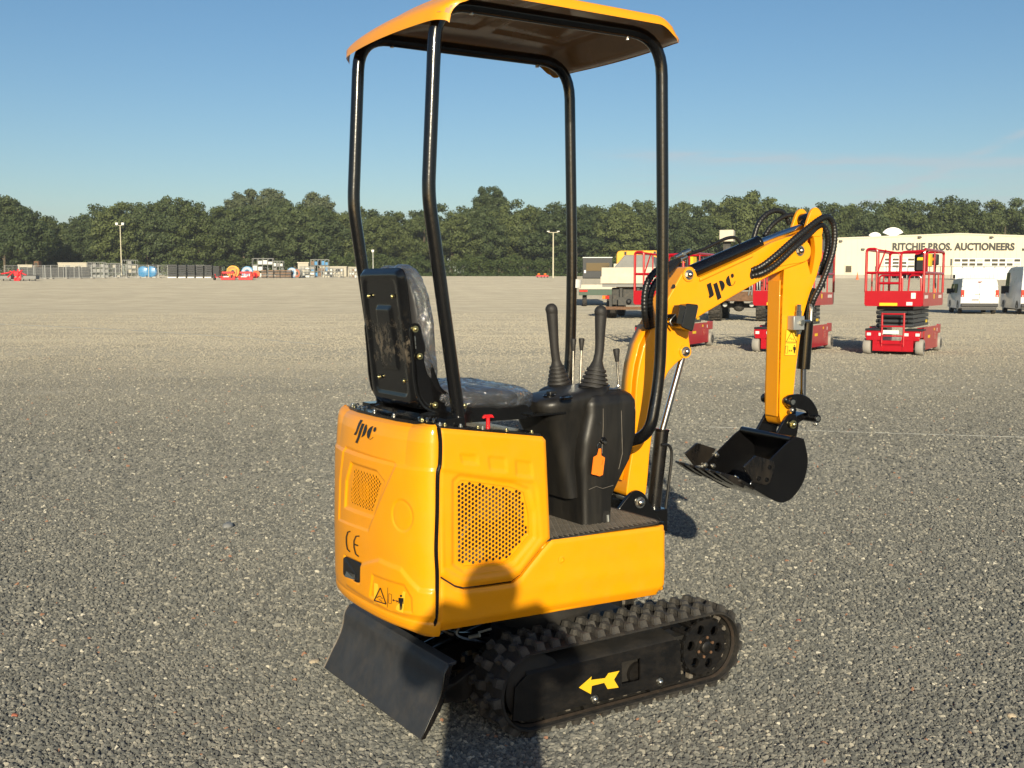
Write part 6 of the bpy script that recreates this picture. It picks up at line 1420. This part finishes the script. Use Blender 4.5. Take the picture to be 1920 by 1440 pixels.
def simple(name,px0,px1,py0,Y,dep,m,label,cat,par=True,group=None):
    a=at(px0,Y); L_=hm(px0,px1,Y); o=place(name,a,0,label,cat,group); h=hgt(py0,Y); return o,L_,h
for (a_,b_,t_,Y_,lab) in ((110,164,493,190,'long cream site cabin roof showing above the dark tarpaulin fence'),(35,62,497,190,'small cream cabin behind the tarpaulin fence at the left'),(600,650,500,196,'low cream cabin beside the stacked racks, left of the seat'),(652,676,501,198,'short cream cabin just left of the seat back')):
    o,L_,h=simple('site_cabin',a_,b_,t_,Y_,3,'truck_cream',lab,'cabin'); MB().bx(0,L_,0,3,0,h).build('cabin_body','cabin_cream',o,bevel=.05); MB().bx(-.05,L_+.05,-.05,3.05,h-.12,h+.04).build('cabin_roof','cabin_cream',o,smooth=False); MB().bx(L_*.3,L_*.42,-.03,-.002,.1,h*.8).build('cabin_door','tarp_grey',o,smooth=False); MB().bx(L_*.6,L_*.8,-.03,-.002,h*.4,h*.75).build('cabin_window','window_dark',o,smooth=False)
o,L_,h=simple('orange_excavator',58,76,490,186,2,'rust','orange machine body behind the tarpaulin fence at the far left','machine'); MB().bx(0,L_,0,2,.3,h*.6).build('machine_body','cone_orange',o,bevel=.1); MB().bx(L_*.3,L_*.8,.3,1.6,h*.6,h).build('machine_cab','rust',o,bevel=.08); MB().bx(L_*.4,L_*.7,.25,.3,h*.65,h*.9).build('cab_window','window_dark',o,smooth=False)
# wire cages and racks
def rack(px0,px1,py0,Y,label,nx,nz,m='rack_grey',fill=None,dep=1.0,group=None,name='stillage_rack'):
    o,L_,h=simple(name,px0,px1,py0,Y,dep,m,label,'rack',group=group)
    for i in range(nx+1):
        for y in (0,dep): MB().bx(L_*i/nx-.04,L_*i/nx+.04,y-.03,y+.03,0,h).build('upright',m,o,smooth=False)
    for j in range(nz+1):
        for y in (0,dep): z=max(.06,h*j/nz); MB().bx(0,L_,y-.03,y+.03,z-.05,z+.02).build('beam',m,o,smooth=False)
    if fill:
        r_=random.Random(int(px0))
        for i in range(nx):
            for j in range(nz):
                if r_.random()<.8:
                    w_=L_/nx; hh_=h/nz; MB().bx(w_*i+.08,w_*(i+1)-.08,.1,dep-.1,hh_*j+.06,hh_*j+hh_*r_.uniform(.45,.85)).build('stored_goods',r_.choice(fill),o,smooth=False)
    return o
rack(166,196,492,182,'galvanised rack with grey goods left of the tall light pole',4,3,fill=['tarp_grey','crate_black','goods_grey'])
rack(197,226,494,180,'low galvanised rack at the foot of the tall light pole',4,3,fill=['tarp_grey','concrete','crate_black'])
rack(231,256,488,184,'taller rack with pale goods right of the tall light pole',3,4,fill=['cabin_cream','goods_grey','tarp_grey'])
rack(474,512,485,190,'tall open galvanised racking above the brown pallets',4,3,fill=['galvanised'])
rack(513,531,490,190,'narrow galvanised racking right of the tall open one',3,3,fill=['galvanised','tarp_grey'])
rack(583,616,487,190,'tall rack with pale and blue goods left of the seat',5,3,fill=['goods_grey','tank_blue','pallet_brown'])
rack(563,590,500,178,'low steel rack with rails in front of the cream cabin',3,4,fill=['galvanised','goods_grey'])
rack(604,643,503,176,'wide low wire cage in front of the cream cabin',8,3,fill=['galvanised','cabin_cream','crate_black'])
rack(655,674,503,174,'small wire cage beside the seat back',4,3,fill=['galvanised','pallet_brown'])
for i,(a_,b_,t_) in enumerate(((315,333,496),(335,350,497),(352,366,497),(368,382,498),(384,398,497),(400,412,499))):
    o,L_,h=simple('crate_stack',a_,b_,t_,172,1.2,'crate_black','dark stacked plastic crates standing behind the mesh fence','crate stack',group='dark crate stacks behind the fence')
    nl=6
    for j in range(nl): MB().bx(.02,L_-.02,0,1.2,h*j/nl+.02,h*(j+1)/nl-.03).build('crate','crate_black',o,bevel=.02)
    MB().bx(.0,L_*.9,-.05,0,.02,.2).build('label_strip','label_white',o,smooth=False)
for px,w_,lb in ((268,1.0,'left half'),(283,1.05,'right half')):
    p=at(px,178); o=place('blue_tank',p,0,f'bright blue round tank, {lb} of the pair behind the fence','tank'); MB().lathe([(0,.3),(.12,.8),(.3,.95),(1.1,.95),(1.3,.8),(1.4,.3)],(0,.0,.97),(0,1,0),28).build('tank_shell','tank_blue',o)
    for y in (.35,1.0): MB().lathe([(-.04,.975),(.04,.975)],(0,y,.97),(0,1,0),28).build('tank_band','trim_black',o)
    MB().bx(-.8,.8,.2,1.2,0,.18).build('tank_cradle','galvanised',o,smooth=False)
# coils and reels
def reel(px,Y,r,m,label,w_=.7,name='cable_reel'):
    p=at(px,Y); o=place(name,p,rs.uniform(-25,25),label,'reel')
    MB().lathe([(0,r),(.06,r),(.06,r*.75),(w_-.06,r*.75),(w_-.06,r),(w_,r)],(0,0,r),(0,1,0),26).build('reel_drum',m,o); MB().lathe([(-.01,r*.3),(.0,r*.3)],(0,0,r),(0,1,0),16).build('reel_hub','crate_black',o); 
    mb=MB(); 
    for k in range(5): mb.add([(r*f*math.cos(t),-.02*k,r+r*f*math.sin(t)) for f in (.4+.1*k,.45+.1*k) for t in np.linspace(0,6.28,20,endpoint=False)],[(i,(i+1)%20,(i+1)%20+20,i+20) for i in range(20)])
    mb.build('cable_turns','cable_orange' if m!='tank_blue' else 'label_white',o,smooth=False)
reel(437,176,1.0,'truck_yellow','multicoloured hose reel standing between the two red harrows'); reel(464,176,.95,'tank_blue','large blue reel left of the coiled orange cables'); reel(481,172,.6,'cable_orange','coil of orange cable lying beside the blue reel'); reel(474,170,.45,'machine_red','small red and orange coil in front of the blue reel')
reel(548,174,.85,'tank_blue','blue and grey roll standing on edge right of the pallets'); reel(557,174,.75,'tarp_grey','grey roll standing on edge next to the blue roll')
for px,lb in ((495,'left-most'),(508,'second'),(520,'third'),(531,'fourth'),(541,'right-most')):
    p=at(px,172); o=place('pallet_stack',p,0,f'brown stack of wooden pallets beside the coils, {lb} in the line','pallet stack')
    for j in range(6): MB().bx(-.42,.42,0,1.0,j*.22+.0,j*.22+.05).build('pallet_deck','pallet_brown',o,smooth=False); MB().bx(-.40,.40,.05,.95,j*.22+.05,j*.22+.18).build('pallet_block','pallet_brown' if j%2 else 'crate_black',o,smooth=False)
p=at(569,182); o=place('white_box',p,0,'small white box cabinet standing on the yard left of the cream cabin','box'); MB().bx(-.9,.9,0,1,0,hgt(492,182)-.15).build('cabinet_body','cabin_cream',o,bevel=.03); MB().bx(-1.0,1.0,-.1,1.1,hgt(492,182)-.15,hgt(492,182)).build('cabinet_lid','truck_cream',o,smooth=False)
# red field machines
def harrow(px,Y,s,label):
    p=at(px,Y); o=place('field_machine',p,0,label,'farm machine','red field machines parked at the far left'); o.scale=(s,s,s)
    MB().bx(-1.1,1.1,0,.9,.25,.55).build('frame','machine_red',o,bevel=.05)
    for k in range(7): x=-1.0+k*.33; MB().lathe([(0,.30),(.03,.32),(.06,.30)],(x,.1,.62+.12*(k%2)),(1,.3,0),14).build('disc','machine_red',o)
    MB().bx(-1.0,1.05,-.25,-.05,.03,.30).build('front_bar','machine_red',o,bevel=.04); MB().bx(-.9,.9,-.1,.5,.95,1.25).build('seed_box','machine_red',o,bevel=.06); MB().bx(-.6,.2,-.27,-.255,.42,.58).build('white_plate','label_white',o,smooth=False)
    MB().tube(fillet([(-1.1,.3,.5),(-1.9,.3,.4),(-2.0,.3,.9)],.1),.07,8).build('drawbar','machine_red',o); MB().lathe([(-.12,.2),(-.12,.38),(.12,.38),(.12,.2)],(-2.05,.3,.38),(1,0,0),18).build('wheel','tyre_black',o); MB().tube([(-1.5,.1,.2),(-1.3,.1,1.6)],.04,6).build('stand','tyre_black',o)
harrow(428,157,1.0,'red field machine, left of the two parked side by side'); harrow(461,157,1.0,'red field machine, right of the two parked side by side')
def flatm(px0,px1,label):
    a=at(px0,152); L_=hm(px0,px1,152); o=place('mower_unit',a,0,label,'farm machine'); MB().bx(0,L_,0,1.2,.25,.75).build('mower_deck','tarp_grey',o,bevel=.05); MB().bx(0,L_,-.03,1.23,.72,.80).build('deck_cover','crate_black',o,smooth=False)
    for k in range(3): MB().bx(L_*k/2.2,L_*k/2.2+.1,-.02,.1,0,.3).build('support','trim_black',o,smooth=False)
    return o
flatm(-6,21,'grey folding mower deck at the left picture edge'); flatm(44,68,'grey folding mower deck right of the red mower frame')
p=at(31,152); o=place('red_mower',p,0,'red folded mower frame between the two grey decks','farm machine')
for k,(x0,z0,x1,z1) in enumerate(((-1.2,.5,-.2,1.5),(-.9,1.4,.4,.7),(.0,.2,.2,1.7),(.3,1.3,1.3,.8),(-.4,.9,.9,1.5),(-.2,.1,.7,1.2),(.6,.2,.5,1.3),(-2.2,1.0,-1.0,1.2))): MB().tube([(x0,.1*k%.5,z0),(x1,.1*k%.4+.1,z1)],.11,8).build('frame_bar','machine_red',o)
MB().bx(-.3,.4,-.1,.3,.7,1.35).build('gearbox','machine_red',o,bevel=.06); MB().bx(-.35,.5,.0,.5,.0,.5).build('lower_hitch','machine_red',o,bevel=.06)
p=at(1017,176); o=place('orange_machine',p,0,'small red and orange machine on the yard left of the cross-bar pole','machine'); MB().bx(-1.0,1.0,0,.8,.12,.42).build('machine_frame','machine_red',o,bevel=.05)
for x in (-.6,.45): MB().sph((x,.2,.60),.24,12,(1.1,1,.7)).build('orange_hood','lamp_orange',o)
for x in (-.8,-.2,.3,.8): wheel(o,x,-.0,.16,.15)
# house beyond the trees at the far left
p=at(40,262); o=place('white_house',p,0,'white gabled house glimpsed through the trees at the far left','house'); MB().prism([(-2.6,0),(2.6,0),(2.6,5.5),(0,8.6),(-2.6,5.5)],0,6).build('wall','label_white',o,smooth=False); MB().bx(-1.2,1.2,-.05,-.002,2,4.6).build('shutter','concrete',o,smooth=False)
# ================================================================ PHOTOGRAPHER (stands behind the viewpoint; only the long shadow falls into the picture)
def skin_person():
    me=bpy.data.meshes.new('body'); bx0,by0=.0,-.36
    J={'pel':(0,0,.90,.165,.11),'sp':(0,0,1.08,.165,.10),'ch':(0,0,1.37,.20,.12),'nk':(0,.01,1.51,.075,.07),'hd0':(0,.015,1.52,.066,.072),'hd':(0,.02,1.575,.078,.092),'hdt':(0,.01,1.645,.055,.065),
       'shl':(-.140,0,1.50,.085,.08),'shr':(.140,0,1.50,.085,.08),'ell':(-.255,.10,1.30,.065,.065),'elr':(.255,.10,1.30,.065,.065),'wrl':(-.13,.275,1.30,.029,.026),'wrr':(.13,.275,1.30,.029,.026),'hal':(-.085,.315,1.345,.032,.02),'har':(.085,.315,1.345,.032,.02),
       'hpl':(-.09,0,.84,.105,.095),'hpr':(.09,0,.84,.105,.095),'knl':(-.10,.01,.49,.080,.075),'knr':(.10,.01,.49,.080,.075),'anl':(-.105,-.02,.10,.038,.038),'anr':(.105,-.02,.10,.038,.038),'tol':(-.115,.13,.035,.04,.028),'tor':(.115,.13,.035,.04,.028)}
    names=list(J); E_=[('pel','sp'),('sp','ch'),('ch','nk'),('nk','hd0'),('hd0','hd'),('hd','hdt'),('ch','shl'),('ch','shr'),('shl','ell'),('shr','elr'),('ell','wrl'),('elr','wrr'),('wrl','hal'),('wrr','har'),('pel','hpl'),('pel','hpr'),('hpl','knl'),('hpr','knr'),('knl','anl'),('knr','anr'),('anl','tol'),('anr','tor')]
    me.from_pydata([J[k][:3] for k in names],[(names.index(a),names.index(b)) for a,b in E_],[]); o=bpy.data.objects.new('body',me); COL.objects.link(o)
    md=o.modifiers.new('skin','SKIN'); me.skin_vertices or None
    for i,k in enumerate(names): me.skin_vertices[0].data[i].radius=J[k][3:5]
    me.skin_vertices[0].data[names.index('pel')].use_root=True; s_=o.modifiers.new('sub','SUBSURF'); s_.levels=2; s_.render_levels=2; me.materials.append(MAT['shirt'])
    root=empty('person',(bx0,by0,0)); tag(root,'standing photographer holding up a phone, seen only as a shadow on the excavator','person'); o.parent=root
    # fingers around the phone
    for s_,hx in ((-1,-.085),(1,.085)):
        for f in range(4):
            z=1.385-f*.018; MB().tube(spline([(hx+.010*s_,.318,z-.01),(hx-.002*s_,.333,z),(hx-.022*s_,.326,z+.002)],3),[.008,.008,.0075,.0075,.007,.007,.0065],8).build('finger','skin',o)
        MB().tube(spline([(hx,.295,1.345),(hx-.01*s_,.292,1.375),(hx-.022*s_,.302,1.392)],3),[.0095,.009,.009,.0085,.008,.0075,.007],8).build('thumb','skin',o)
    MB().sph((0,-.0,1.60),.092,16,(.92,1.08,.98)).build('hair','trim_black',o)
    MB().tube([(0,.105,1.565),(0,.122,1.545)],[.008,.013],8).build('nose','skin',o)
    return root
per=skin_person()
ph=empty('mobile_phone',(0,-.045,CAMZ)); tag(ph,'dark mobile phone held up by the photographer','phone'); MB().prism(fil2([(-.075,-.036),(.075,-.036),(.075,.036),(-.075,.036)],.01),-.004,.004).build('phone_case','trim_black',ph); MB().bx(-.07,.07,-.0052,-.0042,-.032,.032).build('phone_screen','van_glass',ph)

# thin strings lying across the yard
def string_line(pts,label):
    P=[gpos(a,b) for a,b in pts]; S=spline([p+Vector((0,0,.006)) for p in P],8)
    for q in S: q.x+=random.uniform(-.004,.004)
    mb=MB().tube([q-P[0] for q in S],[.0028*max(1,q.y/6) for q in S],5); o=mb.build('string','goods_grey'); o.location=P[0]; tag(o,label,'string')
string_line([(1330,806),(1500,812),(1700,819),(1930,828)],'thin pale string lying across the gravel right of the bucket')
string_line([(-10,608),(200,618),(420,632),(600,648)],'thin pale string lying across the far gravel left of the seat')

# ================================================================ AIR: faint morning haze over the yard
hm_=bpy.data.materials.new('haze'); hm_.use_nodes=True; nt=hm_.node_tree; nt.nodes.clear(); oo=nt.nodes.new('ShaderNodeOutputMaterial'); pv=nt.nodes.new('ShaderNodeVolumePrincipled'); pv.inputs['Color'].default_value=(.80,.88,1.0,1); pv.inputs['Density'].default_value=.00028; pv.inputs['Anisotropy'].default_value=0.0; nt.links.new(pv.outputs[0],oo.inputs['Volume']); MAT['haze']=hm_
hz=MB().bx(-720,720,-70,1020,-1.2,30).build('haze','haze',smooth=False); hz['kind']='stuff'
